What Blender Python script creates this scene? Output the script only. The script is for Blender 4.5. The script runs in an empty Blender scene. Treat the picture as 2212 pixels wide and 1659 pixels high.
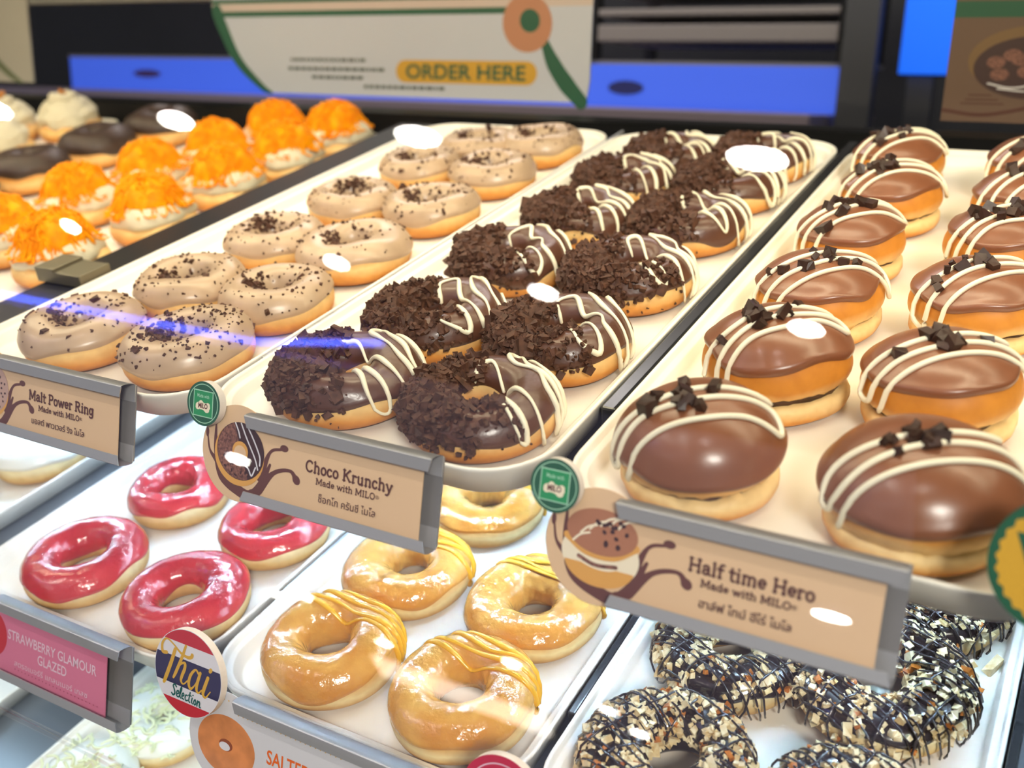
import bpy, bmesh, math
import numpy as np
from mathutils import Matrix, Vector

S = bpy.context.scene
C = S.collection
PI = math.pi
W, H = 2212, 1659

# ------------------------------------------------------------------ frame of the sloping display
# Display coordinates: x along the case, y into it, z square to the shelves. The shelves slope 14 degrees down to the customer.
TILT = math.radians(14)
DISP = Matrix.Translation((0, 0, 1.15)) @ Matrix.Rotation(TILT, 4, 'X')

# ------------------------------------------------------------------ camera
cam_d = bpy.data.cameras.new('camera')
cam = bpy.data.objects.new('camera', cam_d)
C.objects.link(cam)
F_PX = 2243.56
r_ = Vector((0.86318879, 0.15920516, -0.47912299))      # case x seen in the lens (x right, y down, z forward)
d_ = Vector((0.49599792, -0.44463621, 0.74584496))      # case y
n_ = Vector((-0.09429306, -0.88144901, -0.46277041))    # case z
cm = Matrix(((r_.x, -r_.y, -r_.z, 0), (d_.x, -d_.y, -d_.z, 0), (n_.x, -n_.y, -n_.z, 0.30), (0, 0, 0, 1)))
cam.matrix_world = DISP @ cm
cam_d.sensor_fit = 'HORIZONTAL'
cam_d.sensor_width = 36.0
cam_d.lens = 36.0 * F_PX / W
cam_d.clip_start = 0.01
cam_d.clip_end = 60
cam_d.dof.use_dof = True
cam_d.dof.focus_distance = 0.66
cam_d.dof.aperture_fstop = 5.6
S.camera = cam

# ------------------------------------------------------------------ world, exposure, large lights
S.view_settings.view_transform = 'Standard'
S.view_settings.look = 'None'
S.view_settings.gamma = 1
S.view_settings.use_curve_mapping = False
S.view_settings.exposure = 0.0
S.cycles.use_denoising = True
S.cycles.transparent_max_bounces = 14
S.cycles.max_bounces = 7
S.cycles.diffuse_bounces = 3
S.cycles.glossy_bounces = 4
S.cycles.caustics_reflective = False
S.cycles.caustics_refractive = False
wd = bpy.data.worlds.new('world')
S.world = wd
wd.use_nodes = True
wd.node_tree.nodes['Background'].inputs[0].default_value = (0.80, 0.86, 1.0, 1)
wd.node_tree.nodes['Background'].inputs[1].default_value = 0.24


def area(name, loc, size, power, color, rot=(0, 0, 0), frame=DISP):
    l = bpy.data.lights.new(name, 'AREA')
    l.shape = 'RECTANGLE'
    l.size, l.size_y = size
    l.energy = power
    l.color = color
    o = bpy.data.objects.new(name, l)
    C.objects.link(o)
    o.matrix_world = frame @ Matrix.Translation(loc) @ Matrix.Rotation(rot[0], 4, 'X') @ Matrix.Rotation(rot[1], 4, 'Y')
    return o


WARM = (1.0, 0.88, 0.58)
COOL = (0.58, 0.83, 1.0)
area('canopy_light_front', (-0.75, 0.60, 0.43), (2.6, 0.03), 8.6, WARM)
area('canopy_light_back', (-0.75, 0.84, 0.43), (2.6, 0.03), 5.2, WARM)
area('bottom_light_front', (-0.60, 0.38, -0.214), (1.9, 0.012), 1.5, COOL)

area('sign_fill_light', (1.6, -1.9, 2.84), (0.9, 0.9), 185, (1.0, 0.97, 0.86), rot=(math.radians(42), 0, 0), frame=Matrix.Identity(4))  # added fill, set off to the right, to brighten the price signs
area('counter_fill_light', (-1.4, 1.80, 2.70), (1.6, 0.25), 16, (1.0, 0.93, 0.90), frame=Matrix.Identity(4))  # added fill that lifts the worktop front and the rack bars

# ------------------------------------------------------------------ helpers


def lin(c):
    return tuple(((v / 255) / 12.92 if v / 255 <= 0.04045 else ((v / 255 + 0.055) / 1.055) ** 2.4) for v in c) + (1.0,)


MATS = {}


def mat(name, rgb, rough=0.5, metal=0.0, coat=0.0, noise=0.0, nscale=60.0, bump=0.0, bscale=80.0, emit=0.0, spec=0.5, rgb2=None, coat_rough=0.06, sss=0.0):
    if name in MATS:
        return MATS[name]
    m = bpy.data.materials.new(name)
    m.use_nodes = True
    nt = m.node_tree
    b = nt.nodes['Principled BSDF']
    base = lin(rgb)
    b.inputs['Base Color'].default_value = base
    b.inputs['Roughness'].default_value = rough
    b.inputs['Metallic'].default_value = metal
    b.inputs['Coat Weight'].default_value = coat
    b.inputs['Coat Roughness'].default_value = coat_rough
    b.inputs['Specular IOR Level'].default_value = spec
    if sss:
        b.inputs['Subsurface Weight'].default_value = sss
        b.inputs['Subsurface Radius'].default_value = (0.006, 0.003, 0.0015)
    if emit:
        b.inputs['Emission Color'].default_value = base
        b.inputs['Emission Strength'].default_value = emit
    if noise or bump:
        tc = nt.nodes.new('ShaderNodeTexCoord')
        nz = nt.nodes.new('ShaderNodeTexNoise')
        nz.inputs['Scale'].default_value = nscale
        nz.inputs['Detail'].default_value = 4
        nt.links.new(tc.outputs['Object'], nz.inputs['Vector'])
        if noise:
            rp = nt.nodes.new('ShaderNodeValToRGB')
            c2 = lin(rgb2) if rgb2 else tuple(v * (1 - noise) for v in base[:3]) + (1,)
            c1 = base if rgb2 else tuple(min(1, v * (1 + noise * 0.6)) for v in base[:3]) + (1,)
            rp.color_ramp.elements[0].position = 0.35
            rp.color_ramp.elements[1].position = 0.65
            rp.color_ramp.elements[0].color = c2
            rp.color_ramp.elements[1].color = c1
            nt.links.new(nz.outputs['Fac'], rp.inputs['Fac'])
            nt.links.new(rp.outputs['Color'], b.inputs['Base Color'])
        if bump:
            n2 = nt.nodes.new('ShaderNodeTexNoise')
            n2.inputs['Scale'].default_value = bscale
            n2.inputs['Detail'].default_value = 3
            nt.links.new(tc.outputs['Object'], n2.inputs['Vector'])
            bp = nt.nodes.new('ShaderNodeBump')
            bp.inputs['Strength'].default_value = bump
            bp.inputs['Distance'].default_value = 0.002
            nt.links.new(n2.outputs['Fac'], bp.inputs['Height'])
            nt.links.new(bp.outputs['Normal'], b.inputs['Normal'])
            if coat:
                nt.links.new(bp.outputs['Normal'], b.inputs['Coat Normal'])
    MATS[name] = m
    return m


def dough(name, stops, rough=0.5, coat=0.0):
    """Fried dough: browned crust with the pale ring that floats above the oil, by height on the donut itself."""
    m = bpy.data.materials.new(name)
    m.use_nodes = True
    nt = m.node_tree
    b = nt.nodes['Principled BSDF']
    tc = nt.nodes.new('ShaderNodeTexCoord')
    sp = nt.nodes.new('ShaderNodeSeparateXYZ')
    nt.links.new(tc.outputs['Object'], sp.inputs[0])
    nz = nt.nodes.new('ShaderNodeTexNoise')
    nz.inputs['Scale'].default_value = 35
    nz.inputs['Detail'].default_value = 5
    nt.links.new(tc.outputs['Object'], nz.inputs['Vector'])
    a1 = nt.nodes.new('ShaderNodeMath')
    a1.operation = 'MULTIPLY_ADD'
    a1.inputs[1].default_value = 0.012
    nt.links.new(nz.outputs['Fac'], a1.inputs[0])
    a1.inputs[2].default_value = -0.006
    a2 = nt.nodes.new('ShaderNodeMath')
    a2.operation = 'ADD'
    nt.links.new(sp.outputs['Z'], a2.inputs[0])
    nt.links.new(a1.outputs[0], a2.inputs[1])
    mr = nt.nodes.new('ShaderNodeMapRange')
    mr.inputs['From Min'].default_value = 0.0
    mr.inputs['From Max'].default_value = 0.06
    nt.links.new(a2.outputs[0], mr.inputs['Value'])
    rp = nt.nodes.new('ShaderNodeValToRGB')
    el = rp.color_ramp.elements
    for i, (z, c) in enumerate(stops):
        e = el[i] if i < 2 else el.new(z / 0.06)
        e.position = z / 0.06
        e.color = lin(c)
    nt.links.new(mr.outputs[0], rp.inputs['Fac'])
    n2 = nt.nodes.new('ShaderNodeTexNoise')
    n2.inputs['Scale'].default_value = 120
    n2.inputs['Detail'].default_value = 6
    nt.links.new(tc.outputs['Object'], n2.inputs['Vector'])
    mx = nt.nodes.new('ShaderNodeMix')
    mx.data_type = 'RGBA'
    mx.blend_type = 'MULTIPLY'
    mx.inputs['Factor'].default_value = 0.35
    nt.links.new(rp.outputs['Color'], mx.inputs['A'])
    r2 = nt.nodes.new('ShaderNodeValToRGB')
    r2.color_ramp.elements[0].position = 0.3
    r2.color_ramp.elements[0].color = (0.62, 0.5, 0.4, 1)
    r2.color_ramp.elements[1].position = 0.62
    r2.color_ramp.elements[1].color = (1, 1, 1, 1)
    nt.links.new(n2.outputs['Fac'], r2.inputs['Fac'])
    nt.links.new(r2.outputs['Color'], mx.inputs['B'])
    nt.links.new(mx.outputs['Result'], b.inputs['Base Color'])
    b.inputs['Roughness'].default_value = rough
    b.inputs['Coat Weight'].default_value = coat
    b.inputs['Specular IOR Level'].default_value = 0.35
    bp = nt.nodes.new('ShaderNodeBump')
    bp.inputs['Strength'].default_value = 0.25
    bp.inputs['Distance'].default_value = 0.001
    nt.links.new(n2.outputs['Fac'], bp.inputs['Height'])
    nt.links.new(bp.outputs['Normal'], b.inputs['Normal'])
    return m


def glass_mat(name, tint=(1, 1, 1), f0=0.04):
    """Thin clear pane: what is behind shows through, reflection grows at grazing angles."""
    m = bpy.data.materials.new(name)
    m.use_nodes = True
    nt = m.node_tree
    nt.nodes.remove(nt.nodes['Principled BSDF'])
    out = nt.nodes['Material Output']
    tr = nt.nodes.new('ShaderNodeBsdfTransparent')
    tr.inputs[0].default_value = (*tint, 1)
    gl = nt.nodes.new('ShaderNodeBsdfGlossy')
    gl.inputs['Roughness'].default_value = 0.0
    ge = nt.nodes.new('ShaderNodeNewGeometry')
    dt = nt.nodes.new('ShaderNodeVectorMath')
    dt.operation = 'DOT_PRODUCT'
    nt.links.new(ge.outputs['Normal'], dt.inputs[0])
    nt.links.new(ge.outputs['Incoming'], dt.inputs[1])
    ab = nt.nodes.new('ShaderNodeMath')
    ab.operation = 'ABSOLUTE'
    nt.links.new(dt.outputs['Value'], ab.inputs[0])
    om = nt.nodes.new('ShaderNodeMath')
    om.operation = 'SUBTRACT'
    om.inputs[0].default_value = 1
    nt.links.new(ab.outputs[0], om.inputs[1])
    pw = nt.nodes.new('ShaderNodeMath')
    pw.operation = 'POWER'
    nt.links.new(om.outputs[0], pw.inputs[0])
    pw.inputs[1].default_value = 5
    ma = nt.nodes.new('ShaderNodeMath')
    ma.operation = 'MULTIPLY_ADD'
    nt.links.new(pw.outputs[0], ma.inputs[0])
    ma.inputs[1].default_value = 1 - f0
    ma.inputs[2].default_value = f0
    mx = nt.nodes.new('ShaderNodeMixShader')
    nt.links.new(ma.outputs[0], mx.inputs[0])
    nt.links.new(tr.outputs[0], mx.inputs[1])
    nt.links.new(gl.outputs[0], mx.inputs[2])
    nt.links.new(mx.outputs[0], out.inputs['Surface'])
    return m


def mesh(name, verts, faces, mats, parent=None, smooth=True, midx=None, matrix=None):
    me = bpy.data.meshes.new(name)
    V = np.asarray(verts, dtype=float).reshape(-1, 3)
    me.from_pydata(V.tolist(), [], [list(map(int, f)) for f in faces])
    for m in (mats if isinstance(mats, (list, tuple)) else [mats]):
        me.materials.append(m)
    if smooth:
        me.polygons.foreach_set('use_smooth', [True] * len(me.polygons))
    if midx is not None:
        me.polygons.foreach_set('material_index', [int(i) for i in midx])
    me.update()
    o = bpy.data.objects.new(name, me)
    C.objects.link(o)
    if parent is not None:
        o.parent = parent
    if matrix is not None:
        o.matrix_world = matrix
    return o


def tag(o, label, cat, group=None):
    o['label'] = label
    o['category'] = cat
    if group:
        o['group'] = group
    return o


def thing(name, label, cat, matrix, group=None):
    o = bpy.data.objects.new(name, None)
    C.objects.link(o)
    o.empty_display_size = 0.02
    o.matrix_world = matrix
    return tag(o, label, cat, group)


class MB:
    """Collects shapes, each with its own material slot, into ONE mesh."""

    def __init__(self):
        self.v, self.f, self.m = [], [], []
        self.n = 0

    def add(self, verts, faces, mi=0):
        V = np.asarray(verts, dtype=float).reshape(-1, 3)
        self.v.append(V)
        for f in faces:
            self.f.append([int(i) + self.n for i in f])
            self.m.append(mi)
        self.n += len(V)
        return self

    def box(self, x0, x1, y0, y1, z0, z1, mi=0, bev=0.0):
        bm = bmesh.new()
        bmesh.ops.create_cube(bm, size=1)
        for v in bm.verts:
            v.co = ((x0 + x1) / 2 + v.co.x * (x1 - x0), (y0 + y1) / 2 + v.co.y * (y1 - y0), (z0 + z1) / 2 + v.co.z * (z1 - z0))
        if bev:
            bmesh.ops.bevel(bm, geom=bm.edges[:], offset=bev, segments=2, profile=0.5, affect='EDGES')
        bm.verts.index_update()
        self.add([v.co[:] for v in bm.verts], [[v.index for v in f.verts] for f in bm.faces], mi)
        bm.free()
        return self

    def build(self, name, mats, parent=None, smooth=False, matrix=None):
        return mesh(name, np.concatenate(self.v), self.f, mats, parent, smooth, self.m, matrix)


def tube(pts, rad, sides=7, flat=1.0):
    """Round bead of icing along PTS, rounded off at both ends."""
    P = np.asarray(pts, float)
    n = len(P)
    R = np.broadcast_to(np.asarray(rad, float), (n,)).copy()
    T = np.gradient(P, axis=0)
    T /= np.linalg.norm(T, axis=1)[:, None] + 1e-12
    up = np.array([0, 0, 1.0])
    A = np.cross(T, up)
    bad = np.linalg.norm(A, axis=1) < 1e-3
    A[bad] = np.cross(T[bad], [1.0, 0, 0])
    A /= np.linalg.norm(A, axis=1)[:, None]
    B = np.cross(A, T)
    ang = np.linspace(0, 2 * PI, sides, endpoint=False)
    V = P[:, None, :] + R[:, None, None] * (np.cos(ang)[None, :, None] * A[:, None, :] + flat * np.sin(ang)[None, :, None] * B[:, None, :])
    V = V.reshape(-1, 3)
    F = []
    for i in range(n - 1):
        for j in range(sides):
            k = (j + 1) % sides
            F.append((i * sides + j, i * sides + k, (i + 1) * sides + k, (i + 1) * sides + j))
    a, b = len(V), len(V) + 1
    V = np.vstack([V, P[0] - T[0] * R[0] * 0.8, P[-1] + T[-1] * R[-1] * 0.8])
    for j in range(sides):
        k = (j + 1) % sides
        F.append((a, k, j))
        F.append((b, (n - 1) * sides + j, (n - 1) * sides + k))
    return V, F


def smooth_path(pts, m=6):
    """Catmull-Rom through PTS."""
    P = np.asarray(pts, float)
    if len(P) < 3:
        t = np.linspace(0, 1, m * 2)[:, None]
        return P[0] * (1 - t) + P[-1] * t
    Q = np.vstack([2 * P[0] - P[1], P, 2 * P[-1] - P[-2]])
    out = []
    for i in range(1, len(Q) - 2):
        for t in np.linspace(0, 1, m, endpoint=False):
            a, b, c, d = Q[i - 1], Q[i], Q[i + 1], Q[i + 2]
            out.append(0.5 * (2 * b + (c - a) * t + (2 * a - 5 * b + 4 * c - d) * t * t + (3 * b - a - 3 * c + d) * t ** 3))
    out.append(P[-1])
    return np.array(out)


CUBE = np.array([[-1, -1, -1], [1, -1, -1], [1, 1, -1], [-1, 1, -1], [-1, -1, 1], [1, -1, 1], [1, 1, 1], [-1, 1, 1]], float)
CUBEF = [(0, 3, 2, 1), (4, 5, 6, 7), (0, 1, 5, 4), (1, 2, 6, 5), (2, 3, 7, 6), (3, 0, 4, 7)]


def rand_rot(rs, n):
    q = rs.normal(size=(n, 4))
    q /= np.linalg.norm(q, axis=1)[:, None]
    w, x, y, z = q.T
    return np.stack([np.stack([1 - 2 * (y * y + z * z), 2 * (x * y - z * w), 2 * (x * z + y * w)], -1),
                     np.stack([2 * (x * y + z * w), 1 - 2 * (x * x + z * z), 2 * (y * z - x * w)], -1),
                     np.stack([2 * (x * z - y * w), 2 * (y * z + x * w), 1 - 2 * (x * x + y * y)], -1)], 1)


def chunks(rs, pos, size, aspect=(1, 0.8, 0.55), jit=0.28):
    """Broken angular pieces at POS, half-size SIZE."""
    n = len(pos)
    sc = np.asarray(size)[:, None] * np.asarray(aspect)[None, :] * rs.uniform(0.7, 1.25, (n, 3))
    V = (CUBE[None] + rs.uniform(-jit, jit, (n, 8, 3)) * 1.4) * sc[:, None, :]
    V = np.einsum('nij,nkj->nki', rand_rot(rs, n), V) + pos[:, None, :]
    F = [tuple(i * 8 + q for q in f) for i in range(n) for f in CUBEF]
    return V.reshape(-1, 3), F


# ------------------------------------------------------------------ ring donuts
class Ring:
    """Parametric surface of a yeast ring: th round the ring, ph round the dough (0 outside, pi/2 top, pi inside)."""

    def __init__(self, rs, D, Hh, hole=0.125, lump=1.0):
        self.rs = rs
        self.D, self.H = D, Hh
        k = np.arange(2, 6)
        self.ro_a = rs.normal(0, 0.011 * lump, 4) / (k / 2)
        self.ro_p = rs.uniform(0, 2 * PI, 4)
        k = np.arange(1, 5)
        self.ri_a = rs.normal(0, 0.13 * lump, 4) / k
        self.ri_p = rs.uniform(0, 2 * PI, 4)
        self.hole = hole * D
        self.zt_a = rs.normal(0, 0.035 * lump, 3)
        self.zt_p = rs.uniform(0, 2 * PI, 3)

    def ro(self, th):
        return self.D / 2 * (1 + sum(a * np.cos(k * th + p) for k, a, p in zip(range(2, 6), self.ro_a, self.ro_p)))

    def ri(self, th):
        return self.hole * (1 + sum(a * np.cos(k * th + p) for k, a, p in zip(range(1, 5), self.ri_a, self.ri_p)))

    def S(self, th, ph, off=0.0):
        ro, ri = self.ro(th), self.ri(th)
        rc, a, b = (ro + ri) / 2, (ro - ri) / 2, self.H / 2
        c, s = np.cos(ph), np.sin(ph)
        cx = np.sign(c) * np.abs(c) ** 0.88 * (1 - 0.20 * np.clip(-s, 0, 1) ** 1.5)
        sz = np.sign(s) * np.abs(s) ** 0.92
        zs = b * (1 + sum(q * np.cos((k + 1) * th + p) for k, q, p in zip(range(3), self.zt_a, self.zt_p)))
        z = np.where(sz > 0, zs * sz, b * 0.82 * np.tanh(1.25 * sz) / np.tanh(1.25))
        nx, nz = c / a, s / b
        nl = np.sqrt(nx * nx + nz * nz)
        rho = rc + a * cx + off * nx / nl
        return np.stack([rho * np.cos(th), rho * np.sin(th), z + b * 0.82 + off * nz / nl], -1)

    def at(self, x, y, off=0.0):
        """Point of the top surface above plan point (x, y); runs down the outside beyond the rim; None over the hole."""
        th = math.atan2(y, x)
        rho = math.hypot(x, y)
        ro, ri = float(self.ro(th)), float(self.ri(th))
        rc, a = (ro + ri) / 2, (ro - ri) / 2
        c = (rho - rc) / a
        if c < -0.97:
            return None
        if c > 1.30:
            return None
        if c > 0.97:
            ph = 0.10 - (c - 0.97) * 1.6
        else:
            ph = math.acos(math.copysign(abs(c) ** (1 / 0.88), c))
        return self.S(np.array(th), np.array(ph), off)

    def body(self, parent, material, n=72, m=32):
        th = np.linspace(0, 2 * PI, n, endpoint=False)
        ph = np.linspace(0, 2 * PI, m, endpoint=False)
        T, Pp = np.meshgrid(th, ph, indexing='ij')
        V = self.S(T, Pp).reshape(-1, 3)
        F = [(i * m + j, i * m + (j + 1) % m, ((i + 1) % n) * m + (j + 1) % m, ((i + 1) % n) * m + j) for i in range(n) for j in range(m)]
        F = [f[::-1] for f in F]
        return mesh('ring_dough', V, F, material, parent)

    def icing(self, parent, material, name='icing', thick=0.0017, lo=0.05, wav=0.10, hi=PI + 0.45, th0=None, th1=None, n=120, m=30, ripple=0.0):
        rs = self.rs
        full = th0 is None
        th = np.linspace(0, 2 * PI, n, endpoint=False) if full else np.linspace(th0, th1, n)
        amp = rs.normal(0, wav, 7) / np.sqrt(np.arange(1, 8))
        pha = rs.uniform(0, 2 * PI, 7)
        po = lo + sum(a * np.sin((k + 1) * th + p) for k, (a, p) in enumerate(zip(amp, pha)))
        pi_ = hi + 0.2 * np.sin(2 * th + pha[0])
        t = np.linspace(0, 1, m)
        Pp = po[:, None] * (1 - t)[None] + pi_[:, None] * t[None]
        T = np.repeat(th[:, None], m, 1)
        prof = np.clip(1 - np.abs(2 * t - 1) ** 9, 0, 1) ** 0.5
        lobe = 1 + 0.5 * np.exp(-((t - 0.04) / 0.05) ** 2)
        off = -0.0006 + (thick + 0.0006) * (prof * lobe)[None] * np.ones_like(T)
        if ripple:
            off += ripple * prof[None] * (np.sin(9 * T + 5 * Pp + pha[1]) + np.sin(17 * T - 7 * Pp + pha[2]) + np.sin(5 * T + 13 * Pp + pha[3]))
        if not full:
            e = np.clip(np.minimum(np.arange(n), np.arange(n)[::-1]) / 5.0, 0, 1) ** 0.5
            off = -0.0006 + (off + 0.0006) * e[:, None]
        V = self.S(T, Pp, off).reshape(-1, 3)
        F = []
        for i in range(n if full else n - 1):
            i2 = (i + 1) % n
            for j in range(m - 1):
                F.append((i * m + j, i2 * m + j, i2 * m + j + 1, i * m + j + 1))
        return mesh(name, V, F, material, parent)


def path_on(surf, pts, off):
    """Splits a plan path into runs of surface points (broken over the hole)."""
    runs, cur = [], []
    for x, y in pts:
        p = surf.at(x, y, off)
        if p is None:
            if len(cur) > 3:
                runs.append(np.array(cur))
            cur = []
        else:
            cur.append(p)
    if len(cur) > 3:
        runs.append(np.array(cur))
    return runs


def zigzag(rs, center, ang, length, offs, wob, m=7):
    """Back-and-forth piping: strokes along ANG at the perpendicular OFFS, joined at the ends."""
    d = np.array([math.cos(ang), math.sin(ang)])
    p = np.array([-d[1], d[0]])
    pts = []
    for i, o in enumerate(offs):
        s = 1 if i % 2 == 0 else -1
        L0 = length * rs.uniform(0.9, 1.08)
        for t in (-1, -0.45, 0.1, 0.6, 1):
            pts.append(np.array(center) + d * (s * t * L0) + p * (o + rs.normal(0, wob)))
    return smooth_path(pts, m)


# ------------------------------------------------------------------ materials
TRAY = mat('melamine_white', (246, 241, 230), 0.32, spec=0.45)
DOUGH_UP = dough('fried_dough_golden', [(0.0, (176, 106, 44)), (0.010, (220, 152, 72)), (0.019, (244, 208, 142)), (0.026, (222, 158, 80)), (0.045, (198, 128, 56))])
DOUGH_LO = dough('fried_dough_pale', [(0.0, (198, 140, 70)), (0.012, (232, 196, 130)), (0.019, (250, 236, 190)), (0.026, (226, 178, 96)), (0.045, (206, 140, 58))])
DOUGH_BUN = dough('fried_bun_dough', [(0.0, (196, 120, 42)), (0.006, (226, 160, 78)), (0.0135, (246, 216, 156)), (0.0190, (244, 208, 142)), (0.027, (214, 142, 54)), (0.055, (192, 112, 36))])
DOUGH_GLAZED = dough('glazed_dough', [(0.0, (190, 128, 56)), (0.008, (222, 176, 104)), (0.015, (250, 228, 170)), (0.022, (226, 168, 78)), (0.045, (206, 134, 50))], 0.4)
MALT = mat('malt_icing', (188, 160, 132), 0.33, noise=0.10, nscale=50, spec=0.5, coat=0.15, coat_rough=0.2)
CHOCO = mat('dark_chocolate_icing', (88, 54, 40), 0.34, noise=0.12, nscale=70, coat=0.2, coat_rough=0.15, bump=0.15, bscale=160)
CRUMB = mat('chocolate_crumb', (84, 54, 40), 0.6, noise=0.4, nscale=220, spec=0.3)
CRUMB_DK = mat('dark_chocolate_chunk', (58, 36, 28), 0.42, noise=0.3, nscale=120, spec=0.4)
MILK = mat('milk_chocolate_icing', (132, 82, 56), 0.30, noise=0.08, nscale=40, coat=0.25, coat_rough=0.22, bump=0.05, bscale=120)
WHITE_ICE = mat('white_icing', (242, 234, 208), 0.35, spec=0.45)
FILL = mat('chocolate_cream_filling', (74, 46, 32), 0.5, noise=0.4, nscale=200)
STRAW = mat('strawberry_glaze', (212, 64, 68), 0.24, noise=0.3, nscale=40, rgb2=(190, 42, 50), coat=1.0, coat_rough=0.03, bump=0.22, bscale=300)
HONEY = mat('clear_sugar_glaze', (212, 140, 52), 0.22, noise=0.3, nscale=28, rgb2=(232, 178, 90), coat=1.0, coat_rough=0.04, bump=0.5, bscale=150)
YOLK = mat('salted_egg_icing', (244, 184, 40), 0.30, coat=0.5, coat_rough=0.1)
NUTCHOC = mat('glossy_dark_chocolate', (40, 26, 24), 0.20, coat=0.8, coat_rough=0.05)
NUT = mat('chopped_nut', (240, 226, 188), 0.5, noise=0.5, nscale=150, rgb2=(214, 182, 124))
NUT_HONEY = mat('honeyed_nut', (190, 112, 40), 0.25, coat=0.6, noise=0.3, nscale=200)
CREAM = mat('whipped_cream', (216, 206, 178), 0.6, noise=0.06, nscale=80, bump=0.3, bscale=200)
THREAD = mat('golden_egg_thread', (253, 168, 0), 0.5, noise=0.3, nscale=90, rgb2=(246, 140, 0), spec=0.12)
DARKCAKE = mat('dark_cocoa_icing', (62, 44, 34), 0.45, noise=0.2, nscale=60)
SUGAR = mat('white_sugar_icing', (246, 244, 232), 0.3, coat=0.4)
CURL = mat('white_chocolate_curl', (240, 240, 196), 0.5)
STEEL = mat('brushed_steel', (196, 196, 198), 0.42, 0.6)
STEEL_DK = mat('dark_steel', (150, 148, 146), 0.45, 0.5)
BLACK = mat('black_metal', (20, 20, 21), 0.45, spec=0.2)
BLACK_GL = mat('black_polished_metal', (40, 40, 42), 0.18, spec=0.6)
GREY = mat('grey_shelf_metal', (128, 132, 138), 0.3, 0.6)
CARD = mat('beige_card', (228, 192, 152), 0.55)
CARD_W = mat('white_card', (214, 212, 216), 0.5)
CARD_P = mat('pink_card', (216, 120, 150), 0.5)
FOAM = mat('white_foam_board', (238, 228, 218), 0.6)
INK = mat('brown_ink', (88, 46, 38), 0.6)
INK2 = mat('splash_brown_ink', (104, 62, 56), 0.5)
GREEN_D = mat('deep_green_print', (30, 92, 66), 0.5)
GREEN = mat('bright_green_print', (36, 150, 92), 0.5)
GREEN_L = mat('pale_green_print', (172, 222, 190), 0.5)
P_CREAM = mat('cream_print', (246, 232, 204), 0.5)
P_GOLD = mat('gold_print', (216, 166, 50), 0.5)
P_NAVY = mat('navy_print', (44, 40, 78), 0.5)
P_RED = mat('red_print', (196, 44, 56), 0.5)
P_WHITE = mat('white_print', (224, 220, 226), 0.5)
P_TEAL = mat('teal_print', (22, 92, 88), 0.5)
P_ORANGE = mat('orange_print', (232, 104, 34), 0.5)
P_DOUGH = mat('donut_print', (226, 166, 84), 0.5)
P_DOUGH2 = mat('donut_orange_print', (222, 140, 84), 0.5, noise=0.2, nscale=60)
P_MILK = mat('milk_chocolate_print', (176, 118, 88), 0.5)
P_DARK = mat('dark_chocolate_print', (66, 40, 40), 0.5)
P_CRUMB = mat('crumb_print', (158, 108, 92), 0.5, noise=0.6, nscale=600, rgb2=(92, 56, 48))
P_PINKW = mat('pale_pink_print', (232, 196, 212), 0.5)
P_MAROON = mat('maroon_print', (150, 40, 66), 0.5)
P_ROSE = mat('rose_print', (196, 28, 66), 0.45)
GLASS = glass_mat('clear_glass')

# ------------------------------------------------------------------ room
FL = mat('grey_floor_tile', (120, 116, 112), 0.4, noise=0.1, nscale=2)
CE = mat('ceiling_paint', (120, 118, 116), 0.8, noise=0.05, nscale=3)
WB = mat('charcoal_wall_paint', (44, 44, 46), 0.7, noise=0.15, nscale=2)


def struct(name, b, m):
    o = b.build(name, m)
    o['kind'] = 'structure'
    return o


struct('floor', MB().box(-6.5, 3.5, -6.5, 3.0, -0.1, 0.0), FL)
struct('ceiling', MB().box(-6.5, 3.5, -6.5, 3.0, 2.9, 3.0), CE)
struct('wall_back', MB().box(-6.5, 3.5, 2.9, 3.0, 0.0, 2.9), WB)

LAMP = mat('lamp_diffuser', (255, 250, 240), emit=230.0)
LAMP_SOFT = mat('panel_diffuser', (255, 240, 225), emit=9.0)
BLUE_LED = mat('blue_neon_tube', (70, 100, 255), emit=34.0)


def downlight(x, y, rad, label, flat=0.42):
    t = thing('ceiling_downlight', label, 'ceiling light', Matrix.Translation((x, y, 2.9 if y > -1.4 else 2.884)), 'downlights over the customer side')
    n = 40
    a = np.linspace(0, 2 * PI, n, endpoint=False)
    prof = [(rad * 1.0, -0.002), (rad * 1.02, -0.012), (rad * 1.22, -0.010), (rad * 1.26, 0.0)]
    V = [(r * math.cos(q), flat * r * math.sin(q), z) for r, z in prof for q in a]
    F = [(k * n + i, k * n + (i + 1) % n, (k + 1) * n + (i + 1) % n, (k + 1) * n + i) for k in range(3) for i in range(n)]
    mesh('trim_ring', V, F, FOAM, t)
    V = [(rad * math.cos(q), flat * rad * math.sin(q), -0.004) for q in a]
    mesh('diffuser', V, [list(range(n))[::-1]], LAMP, t, smooth=False)
    return t


ROWN = ['row nearest the case', 'second row', 'third row', 'farthest row']
NTH = ['first', 'second', 'third', 'fourth', 'fifth', 'sixth', 'seventh']
for row, (rad, flat, xys) in enumerate([(0.066, 0.40, [(-4.2, -.52), (-3.306, -.52), (-2.463, -.523), (-1.591, -.532), (-0.697, -.54), (0.2, -.54)]),
                                        (0.042, 0.55, [(-3.294, -.992), (-2.058, -.997), (-1.335, -1.006), (-0.611, -1.01)]),
                                        (0.060, 0.40, [(-3.092, -2.169), (-0.58, -2.176)]),
                                        (0.050, 0.40, [(-3.43, -3.29), (-3.2, -3.21), (-2.79, -3.42), (-2.00, -3.19), (-2.50, -3.53), (-1.559, -3.324), (-1.43, -3.44)])]):
    for i, (x, y) in enumerate(xys):
        downlight(x, y, rad, 'oval ceiling downlight, %s from the left in the %s' % (NTH[i], ROWN[row]), flat)
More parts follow.
